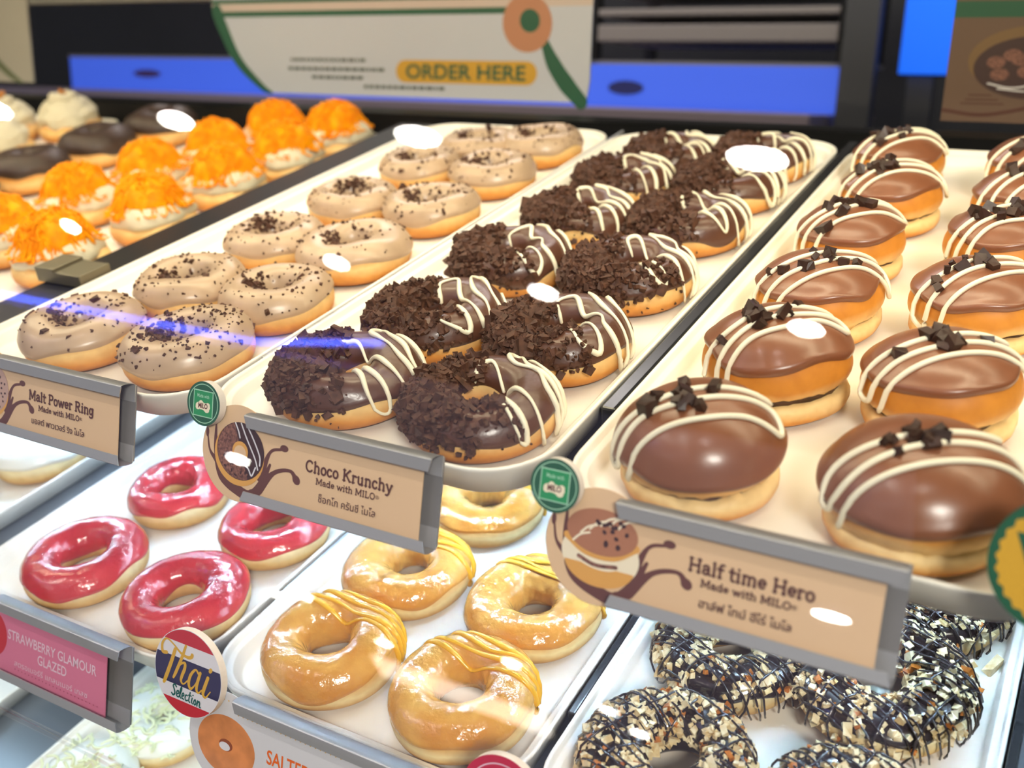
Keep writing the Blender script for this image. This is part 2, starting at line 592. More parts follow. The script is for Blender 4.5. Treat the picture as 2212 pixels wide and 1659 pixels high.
V, Fq = tube([(-5.2, -1.42, 2.885), (-4.5, -1.42, 2.885), (-3.4, -1.418, 2.885), (-2.6, -1.417, 2.885), (-2.0, -1.31, 2.885)], 0.0065, 10)
tag(mesh('neon_tube', V, Fq, BLUE_LED), 'thin blue neon tube fixed along the ceiling over the customer side', 'neon light')
tag(MB().box(-6.2, -0.35, -5.2, -1.46, 2.885, 2.8995).build('veil_panel', mat('veil_glow', (204, 198, 228), emit=0.42)), 'large lilac glowing sheet added behind the blue neon tube to veil the front glass', 'ceiling light')  # added glow, mirrored in the front glass as a lilac haze
t = thing('ceiling_panel_light', 'large soft rectangular panel light on the ceiling far behind the customer', 'ceiling light', Matrix.Translation((-2.42, -3.66, 2.884)))
MB().box(-0.53, 0.53, -0.13, 0.13, -0.02, -0.0005).build('panel_frame', FOAM, t)
MB().box(-0.50, 0.50, -0.10, 0.10, -0.024, -0.0201).build('panel_diffuser', LAMP_SOFT, t)

# ------------------------------------------------------------------ the display case
case = thing('display_case', 'sloping glass bakery display case with three shelves of donut trays', 'display case', Matrix.Identity(4))


def cpart(name, b, m, frame=DISP, smooth=False, label=None):
    o = b.build(name, m, case, smooth)
    o.matrix_world = frame
    if label:
        o['label'] = label
    return o


XL, XR = -2.2, 0.62
cpart('upper_shelf', MB().box(-0.8065, XR, 0.425, 1.0995, -0.0285, -0.0192).box(XL, -0.8075, 0.425, 1.0995, -0.0585, -0.0492), BLACK, label='black upper shelf')
cpart('lower_shelf', MB().box(XL, XR, 0.345, 1.06, -0.206, -0.1952), GREY)
cpart('bottom_shelf', MB().box(XL, XR, 0.27, 1.02, -0.392, -0.3812), GREY)
cpart('back_panel', MB().box(XL, XR, 1.10, 1.125, -0.9, -0.004), BLACK)
cpart('side_panel', MB().box(XL - 0.02, XL, 0.30, 1.12, -0.9, 0.47), BLACK)
cpart('side_panel', MB().box(XR, XR + 0.02, 0.30, 1.12, -0.9, 0.47), BLACK)
cpart('canopy', MB().box(XL, XR, 0.52, 1.14, 0.435, 0.50), BLACK)
cpart('plinth', MB().box(XL, XR, 0.20, 1.05, 0.0, 0.62), BLACK, frame=Matrix.Identity(4))
led = mat('cool_led_chip', (196, 228, 255), emit=900.0)
for yy in (0.53, 0.82):
    b = MB()
    q = MB().box(-0.80, XR, yy - 0.008, yy + 0.008, -0.0312, -0.0286).box(XL, -0.815, yy - 0.008, yy + 0.008, -0.0612, -0.0586)
    cpart('light_strip', q, FOAM)
    chip = cpart('led_chip', MB().box(-.003, .003, -.003, .003, -.0004, 0), led, frame=DISP @ Matrix.Translation((-1.55, yy, -0.0613)))
    for k in range(1, 46):
        c = chip.copy()
        C.objects.link(c)
        xx = -1.55 + k * 0.0435
        c.matrix_world = DISP @ Matrix.Translation((xx, yy, -0.0313 if xx > -0.79 else -0.0613))
# front glass leaning back 30 degrees from upright
kk = math.tan(TILT + math.radians(30))
GN = Matrix.Translation((0, 0.341, 0.02)) @ Matrix.Rotation(-(TILT + math.radians(30)), 4, 'X')
cpart('front_glass', MB().box(XL, XR, -0.003, 0.003, -0.1800, 0.60), GLASS, frame=DISP @ GN)
cpart('lower_glass', MB().box(XL, XR, -0.003, 0.003, -0.40, -0.1825), GLASS, frame=DISP @ GN)

# rails between the trays
cpart('divider_rail', MB().box(-0.806, -0.757, 0.430, 1.06, -0.0490, -0.004, bev=0.002), BLACK, label='broad black rail')
cpart('divider_rail', MB().box(-0.4985, -0.4965, 0.46, 1.06, -0.0185, -0.001), STEEL, label='thin steel rail')
cpart('divider_rail', MB().box(-0.2475, -0.2375, 0.478, 1.06, -0.0185, -0.001, bev=0.0016), BLACK_GL, label='polished black rail')
cpart('divider_rail', MB().box(0.0135, 0.0235, 0.478, 1.06, -0.0185, -0.001, bev=0.0016), BLACK_GL)
cpart('divider_rail', MB().box(-0.4955, -0.4915, 0.42, 1.02, -0.1945, -0.178, bev=0.001), STEEL, label='thin steel rail')
cpart('divider_rail', MB().box(-0.2455, -0.2405, 0.405, 1.02, -0.1945, -0.178, bev=0.001), BLACK_GL)
cpart('divider_rail', MB().box(-0.006, 0.0, 0.33, 1.02, -0.1945, -0.172, bev=0.001), BLACK_GL)
cl = MB().box(-0.812, -0.787, 0.515, 0.548, -0.0038, 0.010, bev=0.001).box(-0.7895, -0.7535, 0.515, 0.548, -0.0038, 0.007, bev=0.001)
tag(cl.build('rail_clip', mat('bronze_clip', (118, 110, 90), 0.4, 0.5), matrix=DISP), 'small bronze clip sitting on the broad black rail left of the malt donuts', 'clip')


# ------------------------------------------------------------------ trays
def rrect(x0, x1, y0, y1, r, n=10):
    out = []
    for cx, cy, a0 in ((x1 - r, y1 - r, 0), (x0 + r, y1 - r, PI / 2), (x0 + r, y0 + r, PI), (x1 - r, y0 + r, 1.5 * PI)):
        for q in np.linspace(a0, a0 + PI / 2, n):
            out.append((cx + r * math.cos(q), cy + r * math.sin(q)))
    return out


TFLOOR = -0.0135


TRAYS = []


def fit(k, x, y, D, extra=0.0):
    """Keeps a donut of diameter D on the floor of tray K."""
    x0, x1, y0, y1 = TRAYS[k]
    m = 0.0120 + 0.468 * D + extra
    return min(max(x, x0 + m), x1 - m), min(max(y, y0 + m), y1 - m)


def tray(x0, x1, y0, y1, zrim, label, r=0.043):
    TRAYS.append((x0, x1, y0, y1))
    prof = [(0.0075, -0.0185), (0.005, -0.0178), (0.0010, -0.0030), (0.0002, -0.0012), (0.0004, -0.0002), (0.0014, 0.0002), (0.0026, -0.0002), (0.0034, -0.0012),
            (0.0040, -0.0040), (0.0048, -0.0045), (0.0080, -0.0048), (0.0090, -0.0056), (0.0112, -0.0115), (0.0122, -0.0129), (0.0140, TFLOOR)]
    V, F = [], []
    n = 0
    for ins, z in prof:
        L = rrect(ins, x1 - x0 - ins, ins, y1 - y0 - ins, max(r - ins, 0.006))
        n = len(L)
        V += [(x, y, z + 0.0) for x, y in L]
    for k in range(len(prof) - 1):
        for i in range(n):
            F.append((k * n + i, k * n + (i + 1) % n, (k + 1) * n + (i + 1) % n, (k + 1) * n + i))
    F.append([(len(prof) - 1) * n + i for i in range(n)])
    F.append([i for i in range(n)][::-1])
    o = mesh('serving_tray', V, F, TRAY, matrix=DISP @ Matrix.Translation((x0, y0, zrim)))
    return tag(o, label, 'tray', 'white melamine trays in the case')


tray(-0.752, -0.4995, 0.386, 1.055, 0, 'white tray of malt-iced ring donuts on the upper shelf')
tray(-0.4960, -0.2485, 0.388, 1.055, 0, 'white tray of half-crumbed chocolate ring donuts on the upper shelf')
tray(-0.2365, 0.0125, 0.386, 1.045, 0, 'white tray of filled chocolate buns on the upper shelf')
tray(-1.092, -0.8380, 0.400, 1.095, -0.030, 'white tray of orange egg-thread donuts left of the broad black rail')
tray(-1.35, -1.097, 0.400, 1.095, -0.030, 'white tray of dark cocoa donuts on the upper shelf')
tray(-1.61, -1.355, 0.400, 1.095, -0.030, 'white tray of cream-topped donuts at the far left of the upper shelf')
tray(-0.757, -0.4965, 0.328, 1.0, -0.176, 'white tray of pink strawberry rings on the lower shelf')
tray(-0.4905, -0.2465, 0.328, 1.0, -0.176, 'white tray of golden rings with yellow icing on the lower shelf')
tray(-0.2395, -0.0070, 0.328, 1.0, -0.176, 'white tray of nut-covered rings on the lower shelf')
tray(-1.06, -0.801, 0.328, 1.0, -0.176, 'white tray of white-glazed rings left of the strawberry tray')
tray(-0.733, -0.486, 0.262, 0.94, -0.362, 'white tray of rings with white curls on the bottom shelf')
tray(-1.075, -0.826, 0.262, 0.94, -0.362, 'white tray beside the dark gap at the left of the bottom shelf')

# ------------------------------------------------------------------ the donuts
ORD = ['front', 'second', 'third', 'fourth', 'fifth', 'sixth']


def base(name, label, cat, x, y, zfloor, rot=0.0, group=None, tilt=(0, 0)):
    M = DISP @ Matrix.Translation((x, y, zfloor)) @ Matrix.Rotation(rot, 4, 'Z') @ Matrix.Rotation(tilt[0], 4, 'X') @ Matrix.Rotation(tilt[1], 4, 'Y')
    return thing(name, label, cat, M, group)


def icing_points(rs, ring, n, tsel, lo, hi, off):
    th = tsel(n)
    ph = rs.uniform(lo, hi, n)
    return ring.S(th, ph, off), th, ph


UF = TFLOOR + 0.0004
# --- malt rings
MALTPOS = [(-0.6585, 0.4400, .0925), (-0.5560, 0.4480, .0925), (-0.6410, 0.5345, .0895), (-0.5400, 0.5390, .0870), (-0.6457, 0.6423, .0890), (-0.5490, 0.6430, .0975),
           (-0.6438, 0.7540, .0872), (-0.5450, 0.7564, .0890), (-0.6440, 0.8700, .0862), (-0.5380, 0.8650, .0874), (-0.6180, 0.9500, .0860), (-0.5390, 0.9700, .0877)]
for i, (x, y, D) in enumerate(MALTPOS):
    rs = np.random.RandomState(100 + i)
    x, y = fit(0, x, y, D)
    t = base('malt_ring_donut', 'malt-iced ring donut with cocoa specks, %s in the %s column of its tray' % (ORD[i // 2], 'left' if i % 2 == 0 else 'right'),
             'donut', x, y, UF, 0, 'malt-iced ring donuts')
    g = Ring(rs, D, rs.uniform(0.034, 0.037), hole=rs.uniform(0.145, 0.17))
    g.body(t, DOUGH_UP)
    g.icing(t, MALT, lo=0.12, wav=0.07)
    n = 150 if i != 1 else 330
    P1 = g.S(rs.uniform(0, 2 * PI, n), rs.uniform(0.35, PI * 0.95, n), 0.0018)
    s1 = np.exp(rs.normal(math.log(0.00075), 0.45, n))
    k = 60 if i != 1 else 110
    tc = rs.uniform(2.2, 4.4) if i > 1 else (3.6 if i == 0 else 3.5)
    P2 = g.S(rs.normal(tc, 0.55, k), rs.normal(PI * 0.72, 0.28, k), 0.0022)
    s2 = np.exp(rs.normal(math.log(0.0013), 0.35, k))
    V, Fq = chunks(rs, np.vstack([P1, P2]), np.concatenate([s1, s2]))
    o = mesh('chocolate_crumbs', V, Fq, CRUMB, t, smooth=False)
    o['kind'] = 'stuff'

# --- crumbed chocolate rings
CHOPOS = [(-0.4121, 0.4420, .0950), (-0.3100, 0.4390, .0935), (-0.4090, 0.5475, .0985), (-0.3040, 0.5460, .0950), (-0.4125, 0.6617, .0935), (-0.3069, 0.6600, .0980),
          (-0.4040, 0.7680, .0955), (-0.3059, 0.7780, .0960), (-0.4120, 0.8780, .0930), (-0.3100, 0.8800, .0945), (-0.3990, 0.9600, .0880), (-0.3070, 0.9680, .0905)]
for i, (x, y, D) in enumerate(CHOPOS):
    rs = np.random.RandomState(200 + i)
    x, y = fit(1, x, y, D, 0.0035)
    t = base('crumbed_chocolate_ring_donut', 'half-crumbed chocolate ring with drizzle, %s in the %s column of its tray' % (ORD[i // 2], 'left' if i % 2 == 0 else 'right'),
             'donut', x, y, UF, 0, 'crumbed chocolate ring donuts')
    g = Ring(rs, D, rs.uniform(0.033, 0.036), hole=rs.uniform(0.165, 0.19))
    g.body(t, DOUGH_UP)
    g.icing(t, CHOCO, lo=0.12, wav=0.12, hi=PI - 0.12)
    c0 = math.radians([212, 222, 225, 222, 225, 235, 215, 205, 215, 205, 215, 205][i])     # middle of the crumbed half
    hw = math.radians([78, 92, 92, 84, 80, 92, 80, 80, 80, 76, 80, 76][i])
    n = 950

    def half(nn):
        return c0 + hw * np.clip(rs.normal(0, 0.55, nn), -1.15, 1.15)
    P1 = g.S(half(n), rs.uniform(0.0, PI * 0.84, n), 0.0028)
    P1 += rs.normal(0, 0.0007, P1.shape)
    s1 = np.exp(rs.normal(math.log(0.00165), 0.36, n))
    P2 = g.S(c0 + rs.uniform(-1.25, 1.25, 70) * hw, rs.uniform(-0.35, PI * 0.9, 70), 0.0018)
    s2 = np.exp(rs.normal(math.log(0.0009), 0.3, 70))
    V, Fq = chunks(rs, np.vstack([P1, P2]), np.concatenate([s1, s2]), aspect=(1, 0.85, 0.6))
    o = mesh('chocolate_crumb_coating', V, Fq, CRUMB, t, smooth=False)
    o['kind'] = 'stuff'
    ang = math.radians(-36 + rs.uniform(-8, 8))
    mb = MB()
    offs = np.array([-0.014, -0.003, 0.008, 0.018, 0.026, 0.034]) + rs.normal(0, 0.0016, 6)
    pts = zigzag(rs, (0.016, 0.002), ang, 0.034, offs, 0.0016)
    for run in path_on(g, pts, 0.0024):
        k = len(run)
        rad = 0.0015 * (1 + 0.35 * np.sin(np.linspace(0, k / 3.5, k) + i)) * np.clip(np.minimum(np.arange(k), np.arange(k)[::-1]) / 2 + 0.75, 0, 1)
        mb.add(*tube(run, rad, 7))
    mb.build('white_drizzle', WHITE_ICE, t, smooth=True)


# --- filled buns
class Bun:
    def __init__(self, rs, D, Hh, lean):
        self.rs, self.R, self.H = rs, D / 2, Hh
        self.a = rs.normal(0, 0.012, 4)
        self.p = rs.uniform(0, 2 * PI, 4)
        self.z0 = 0.0155
        self.lean = lean            # (direction, angle) in which the top half gapes
        d, an = lean
        ax = Vector((-math.sin(d), math.cos(d), 0))
        hinge = Vector((-math.cos(d) * self.R * 0.9, -math.sin(d) * self.R * 0.9, self.z0))
        self.M = np.array(Matrix.Translation(hinge) @ Matrix.Rotation(-an, 4, ax) @ Matrix.Translation(-hinge))

    def rr(self, th):
        return self.R * (1 + sum(a * np.cos((k + 1) * th + p) for k, (a, p) in enumerate(zip(self.a, self.p))))

    def top(self, th, ph, off=0.0):
        """ph -0.55 (cut edge) .. pi/2 (crown)"""
        R = self.rr(th)
        b = (self.H - self.z0) * np.where(ph > 0, 0.78, 0.22 / math.sin(0.55))
        c, s = np.cos(ph), np.sin(ph)
        cx = np.abs(c) ** np.where(ph > 0, 0.92, 0.55)
        zm = self.z0 + (self.H - self.z0) * 0.22
        z = zm + b * np.sign(s) * np.abs(s) ** 1.0
        rho = R * cx + off * c
        P = np.stack([rho * np.cos(th), rho * np.sin(th), z + off * s], -1)
        return P @ self.M[:3, :3].T + self.M[:3, 3]

    def at(self, x, y, off=0.0):
        th, rho = math.atan2(y, x), math.hypot(x, y)
        c = rho / float(self.rr(th))
        ph = math.acos(min(c, 0.999) ** (1 / 0.92)) if c < 0.985 else max(0.06 - (c - 0.985) * 2.4, -0.4)
        return self.top(np.array(th), np.array(ph), off)

    def build(self, t, i):
        rs = self.rs
        n = 64
        th = np.linspace(0, 2 * PI, n, endpoint=False)
        prof = [(0.0, 0.0), (0.70, 0.0), (0.83, 0.0010), (0.93, 0.0040), (0.97, 0.0080), (0.965, 0.0120), (0.925, 0.0146), (0.86, 0.0155), (0.0, 0.0155)]
        V = [(0, 0, 0)]
        wob = rs.normal(0, 0.0007, n)
        for q, z in prof[1:-1]:
            R = self.rr(th) * q
            V += [(R[j] * math.cos(th[j]), R[j] * math.sin(th[j]), z + (wob[j] if q > .8 and z > .006 else 0)) for j in range(n)]
        V.append((0, 0, 0.0155))
        F = [(0, 1 + (j + 1) % n, 1 + j) for j in range(n)]
        m = len(prof) - 2
        for k in range(m - 1):
            F += [(1 + k * n + j, 1 + k * n + (j + 1) % n, 1 + (k + 1) * n + (j + 1) % n, 1 + (k + 1) * n + j) for j in range(n)]
        F += [(len(V) - 1, 1 + (m - 1) * n + j, 1 + (m - 1) * n + (j + 1) % n) for j in range(n)]
        mesh('bun_base', V, F, DOUGH_BUN, t)
        # filling between the halves
        V = [(0, 0, 0.0147)]
        for q, z in ((0.83, 0.0145), (0.875, 0.0160), (0.85, 0.0175)):
            R = self.rr(th) * (q + 0.025 * np.sin(5 * th + self.p[0]) * np.sin(3 * th + self.p[1]))
            zz = z + 0.0008 * np.sin(7 * th + self.p[2])
            lift = np.clip((np.cos(th - self.lean[0]) + 1) / 2, 0, 1) * 2 * self.R * math.tan(self.lean[1]) * 0.8 * (1 if z > .015 else 0)
            V += [(R[j] * math.cos(th[j]), R[j] * math.sin(th[j]), zz[j] + lift[j]) for j in range(n)]
        V.append((0, 0, 0.0182))
        F = [(0, 1 + (j + 1) % n, 1 + j) for j in range(n)]
        for k in range(2):
            F += [(1 + k * n + j, 1 + k * n + (j + 1) % n, 1 + (k + 1) * n + (j + 1) % n, 1 + (k + 1) * n + j) for j in range(n)]
        F += [(len(V) - 1, 1 + 2 * n + j, 1 + 2 * n + (j + 1) % n) for j in range(n)]
        mesh('cream_filling', V, F, FILL, t)
        # top half
        m = 22
        ph = np.linspace(-0.55, PI / 2 * 0.995, m)
        T, Pp = np.meshgrid(th, ph, indexing='ij')
        P = self.top(T, Pp)
        P[:, 0, 2] += rs.normal(0, 0.0007, n)
        V = P.reshape(-1, 3)
        F = [(a * m + b, ((a + 1) % n) * m + b, ((a + 1) % n) * m + b + 1, a * m + b + 1) for a in range(n) for b in range(m - 1)]
        bot = self.top(th, np.full(n, -0.55))
        bot = bot * np.array([0.86, 0.86, 1]) + np.array([0, 0, 0.0004])
        V = np.vstack([V, bot])
        F += [(n * m + a, n * m + (a + 1) % n, ((a + 1) % n) * m, a * m) for a in range(n)]
        F.append([n * m + a for a in range(n)][::-1])
        F.append([a * m + m - 1 for a in range(n)])
        mesh('bun_top', V, F, DOUGH_BUN, t)

    def icing(self, t, lo, wav):
        rs = self.rs
        n, m = 110, 26
        th = np.linspace(0, 2 * PI, n, endpoint=False)
        amp = rs.normal(0, wav, 7) / np.sqrt(np.arange(1, 8))
        pha = rs.uniform(0, 2 * PI, 7)
        po = lo + sum(a * np.sin((k + 1) * th + p) for k, (a, p) in enumerate(zip(amp, pha)))
        q = np.linspace(0, 1, m)
        Pp = po[:, None] * (1 - q) + (PI / 2 * 0.985) * q
        T = np.repeat(th[:, None], m, 1)
        prof = np.clip(q / 0.10, 0, 1) ** 0.5
        lobe = 1 + 0.45 * np.exp(-((q - 0.10) / 0.08) ** 2)
        off = -0.0006 + 0.0026 * (prof * lobe)[None] * np.ones_like(T)
        V = self.top(T, Pp, off).reshape(-1, 3)
        F = [(a * m + b, ((a + 1) % n) * m + b, ((a + 1) % n) * m + b + 1, a * m + b + 1) for a in range(n) for b in range(m - 1)]
        F.append([a * m + m - 1 for a in range(n)])
        mesh('chocolate_icing', V, F, MILK, t)


BUNPOS = [(-0.1698, 0.4309, .0850, .0535), (-0.1612, 0.5410, .0835, .0545), (-0.1646, 0.6480, .0845, .0505), (-0.1703, 0.7509, .0790, .0515), (-0.1640, 0.8570, .0795, .0510), (-0.1770, 0.9530, .0790, .0510),
          (-0.0610, 0.4343, .0880, .0530), (-0.0700, 0.5451, .0860, .0500), (-0.0690, 0.6634, .0830, .0490), (-0.0670, 0.7620, .0810, .0520), (-0.0640, 0.8590, .0800, .0510), (-0.0660, 0.9500, .0800, .0510)]
GAPE = [(-20, 3.0), (-15, 4.5), (0, 1.5), (-10, 2.5), (-30, 2.5), (0, 2), (180, 1.0), (-75, 4.0), (-20, 3.0), (-100, 2.5), (-60, 2), (-60, 2)]
for i, (x, y, D, hh) in enumerate(BUNPOS):
    rs = np.random.RandomState(300 + i)
    x, y = fit(2, x, y, D)
    t = base('filled_chocolate_bun', 'striped filled chocolate bun with chunks, %s in the %s column of its tray' % (ORD[i % 6], 'left' if i < 6 else 'right'),
             'donut', x, y, UF, 0, 'filled chocolate buns')
    g = Bun(rs, D, hh, (math.radians(GAPE[i][0]), math.radians(GAPE[i][1] * 0.8)))
    g.build(t, i)
    g.icing(t, {0: -0.16, 6: 0.02}.get(i, 0.33), 0.06)
    ang = math.radians(38 + rs.uniform(-6, 6))
    mb = MB()
    cx, cy = (0.001, -0.010)
    pts = zigzag(rs, (cx, cy), ang, D * 0.47, np.array([-0.010, -0.0005, 0.009]) + rs.normal(0, 0.0008, 3), 0.0009, 9)
    for run in path_on(g, pts, 0.0028):
        k = len(run)
        mb.add(*tube(run, 0.00155 * np.clip(np.minimum(np.arange(k), np.arange(k)[::-1]) / 2 + 0.7, 0, 1), 8))
    mb.build('white_drizzle', WHITE_ICE, t, smooth=True)
    d = np.array([math.cos(ang), math.sin(ang)])
    for q in range(12):
        u, v = rs.normal(0.0, 0.010), rs.normal(0.004, 0.006)
        xx, yy = cx + d[0] * u - d[1] * v, cy + d[1] * u + d[0] * v
        P = g.at(xx, yy, 0.0034)
        V, Fq = chunks(rs, P[None], np.array([rs.uniform(0.0024, 0.0046)]), aspect=(1, 0.85, 0.7), jit=0.2)
        mesh('chocolate_chunk', V, Fq, CRUMB_DK, t, smooth=False)


# --- orange egg-thread donuts
def threads(rs, R, hgt, z0, n, rad, strand=0.03):
    mb = MB()
    for _ in range(n):
        a, q = rs.uniform(0, 2 * PI), math.sqrt(rs.uniform(0, 1))
        c = np.array([math.cos(a) * q * R, math.sin(a) * q * R, 0])
        d = rs.uniform(0, 2 * PI)
        pts = []
        for s in np.linspace(-1, 1, 5):
            p = c + np.array([math.cos(d + s * 0.9), math.sin(d + s * 0.9), 0]) * s * strand * 0.5
            rr = min(np.hypot(p[0], p[1]) / R, 1.15)
            zt = z0 + hgt * math.sqrt(max(0.0, 1 - min(rr, 1) ** 2)) * rs.uniform(0.55, 1.0) + rs.normal(0, 0.0015) - max(0, rr - 1) * 0.04
            pts.append((p[0], p[1], zt))
        mb.add(*tube(smooth_path(pts, 3), rad, 5))
    return mb


def mound(R, hgt, z0, rs, n=36, m=10):
    V, F = [], []
    ph = rs.uniform(0, 2 * PI, 4)
    for k in range(m):
        q = k / (m - 1)
        for j in range(n):
            a = 2 * PI * j / n
            r = R * math.cos(q * PI / 2) ** 0.7 * (1 + 0.05 * math.sin(3 * a + ph[0]) + 0.04 * math.sin(7 * a + ph[1] + 4 * q))
            V.append((r * math.cos(a), r * math.sin(a), z0 + hgt * math.sin(q * PI / 2) * (1 + 0.06 * math.sin(5 * a + ph[2]))))
    for k in range(m - 1):
        F += [(k * n + j, k * n + (j + 1) % n, (k + 1) * n + (j + 1) % n, (k + 1) * n + j) for j in range(n)]
    F.append([(m - 1) * n + j for j in range(n)])
    F.append([j for j in range(n)][::-1])
    return V, F


ORPOS = [(-0.900, 0.602, 'right', 1), (-0.898, 0.722, 'right', 2), (-0.900, 0.838, 'right', 3), (-0.895, 0.940, 'right', 4), (-0.895, 1.045, 'right', 5),
         (-1.030, 0.735, 'left', 2), (-1.020, 0.835, 'left', 3), (-1.000, 0.930, 'left', 4), (-0.990, 1.030, 'left', 5), (-1.010, 0.620, 'left', 1)]
for i, (x, y, col, k) in enumerate(ORPOS):
    rs = np.random.RandomState(400 + i)
    x, y = fit(3, x, y, 0.095)
    t = base('egg_thread_donut', 'cream donut piled with orange egg threads, %s in the tray\'s %s column' % (ORD[k - 1], col), 'donut', x, y, UF - 0.030, 0, 'orange egg-thread donuts')
    g = Ring(rs, 0.094, 0.030, hole=0.08)
    g.body(t, DOUGH_UP, 56, 24)
    V, Fq = mound(0.0455, 0.026, 0.022, rs)
    mesh('whipped_cream', V, Fq, CREAM, t)
    mb = threads(rs, 0.036, 0.030, 0.039, 360, 0.0010)
    mb.add(*mound(0.036, 0.027, 0.037, rs))
    o = mb.build('egg_threads', THREAD, t, smooth=True)
    o['kind'] = 'stuff'

# --- dark cocoa donuts and cream-topped donuts, far left
for i, (x, y) in enumerate([(-1.215, 0.700), (-1.225, 0.815), (-1.228, 0.928), (-1.215, 1.032)]):
    rs = np.random.RandomState(500 + i)
    x, y = fit(4, x, y, 0.10)
    t = base('dark_cocoa_donut', 'dark cocoa-topped donut, %s of the dark row behind the orange-topped donuts' % ORD[i], 'donut', x, y, UF - 0.030, 0, 'dark cocoa donuts')
    g = Ring(rs, 0.100, 0.052, hole=0.03)
    g.body(t, DOUGH_UP, 48, 20)
    g.icing(t, DARKCAKE, lo=0.1, wav=0.07, thick=0.003, n=70, m=18)
for i, (x, y) in enumerate([(-1.412, 1.030), (-1.412, 0.905), (-1.412, 0.800), (-1.510, 0.990), (-1.515, 0.880)]):
    rs = np.random.RandomState(540 + i)
    x, y = fit(5, x, y, 0.096)
    t = base('cream_topped_donut', 'donut under a white cream swirl, %s at the far left back of the case' % ['back right', 'middle right', 'front right', 'back left', 'front left'][i], 'donut', x, y, UF - 0.030, 0, 'cream-topped donuts')
    g = Ring(rs, 0.094, 0.034, hole=0.03)
    g.body(t, DOUGH_UP, 48, 20)
    mb = MB()
    V, Fq = mound(0.043, 0.040, 0.022, rs)
    mb.add(V, Fq)
    for q in range(3):
        zz = 0.036 + q * 0.012
        rr = 0.036 - q * 0.011
        a = np.linspace(0, 2 * PI, 26)
        mb.add(*tube(np.stack([rr * np.cos(a), rr * np.sin(a), zz + 0.003 * np.sin(7 * a)], -1), 0.008, 8))
    mb.build('cream_swirl', CREAM, t, smooth=True)
    V, Fq = chunks(rs, np.array([[0.0, 0.004, 0.067]]), np.array([0.011]), aspect=(1, 0.5, 0.3))
    mesh('biscuit_piece', V, Fq, DOUGH_UP, t, smooth=False)

# --- lower shelf: strawberry rings
LF = -0.176 + TFLOOR + 0.0004
for i, (x, y, D, lab) in enumerate([(-0.6663, 0.3853, .098, 'front left of its tray behind the pink price sign'), (-0.5507, 0.3845, .095, 'front right of its tray beside the round flag disc'), (-0.5510, 0.4815, .090, 'under the edge of the beige sign with the round picture'),
                                    (-0.6684, 0.4904, .088, 'back left of its tray, partly behind the beige sign')]):
    rs = np.random.RandomState(600 + i)
    x, y = fit(6, x, y, D)
    t = base('strawberry_ring_donut', 'glossy red strawberry-glazed ring, ' + lab, 'donut', x, y, LF, 0, 'strawberry-glazed rings')
    g = Ring(rs, D, 0.0315, hole=rs.uniform(0.18, 0.20))
    g.body(t, DOUGH_LO)
    g.icing(t, STRAW, 'strawberry_icing', lo=0.15, wav=0.10, hi=PI + 0.10, thick=0.0013, ripple=0.00010)

# --- golden rings with salted egg icing
for i, (x, y, D, lab) in enumerate([(-0.414, 0.3785, .096, 'front left of its tray'), (-0.308, 0.3795, .095, 'front right of its tray'), (-0.4175, 0.479, .097, 'second in the left column under the beige sign'),
                                    (-0.310, 0.480, .097, 'second in the right column of its tray'), (-0.4045, 0.575, .092, 'third in the left column, tucked under the tray above')]):
    rs = np.random.RandomState(630 + (i if i < 4 else 5))
    x, y = fit(7, x, y, D)
    t = base('salted_egg_ring_donut', 'golden ring with yellow icing lines, ' + lab, 'donut', x, y, LF, 0, 'golden rings with yellow icing')
    g = Ring(rs, D, 0.037 if i < 2 else 0.032, hole=0.165 if i < 2 else 0.145)
    g.body(t, DOUGH_GLAZED)
    g.icing(t, HONEY, 'sugar_glaze', lo=0.15, wav=0.10, thick=0.0007, ripple=0.00012)
    mb = MB()
    pts = zigzag(rs, (0.002, 0.026), math.radians(-4), 0.047, [-0.008, -0.002, 0.0045, 0.010], 0.0016, 8)
    for run in path_on(g, pts, 0.0010):
        k = len(run)
        mb.add(*tube(run, 0.0019 * (1 + 0.2 * np.sin(np.linspace(0, k / 4, k))), 8, 0.7))
    mb.build('yellow_icing_lines', YOLK, t, smooth=True)

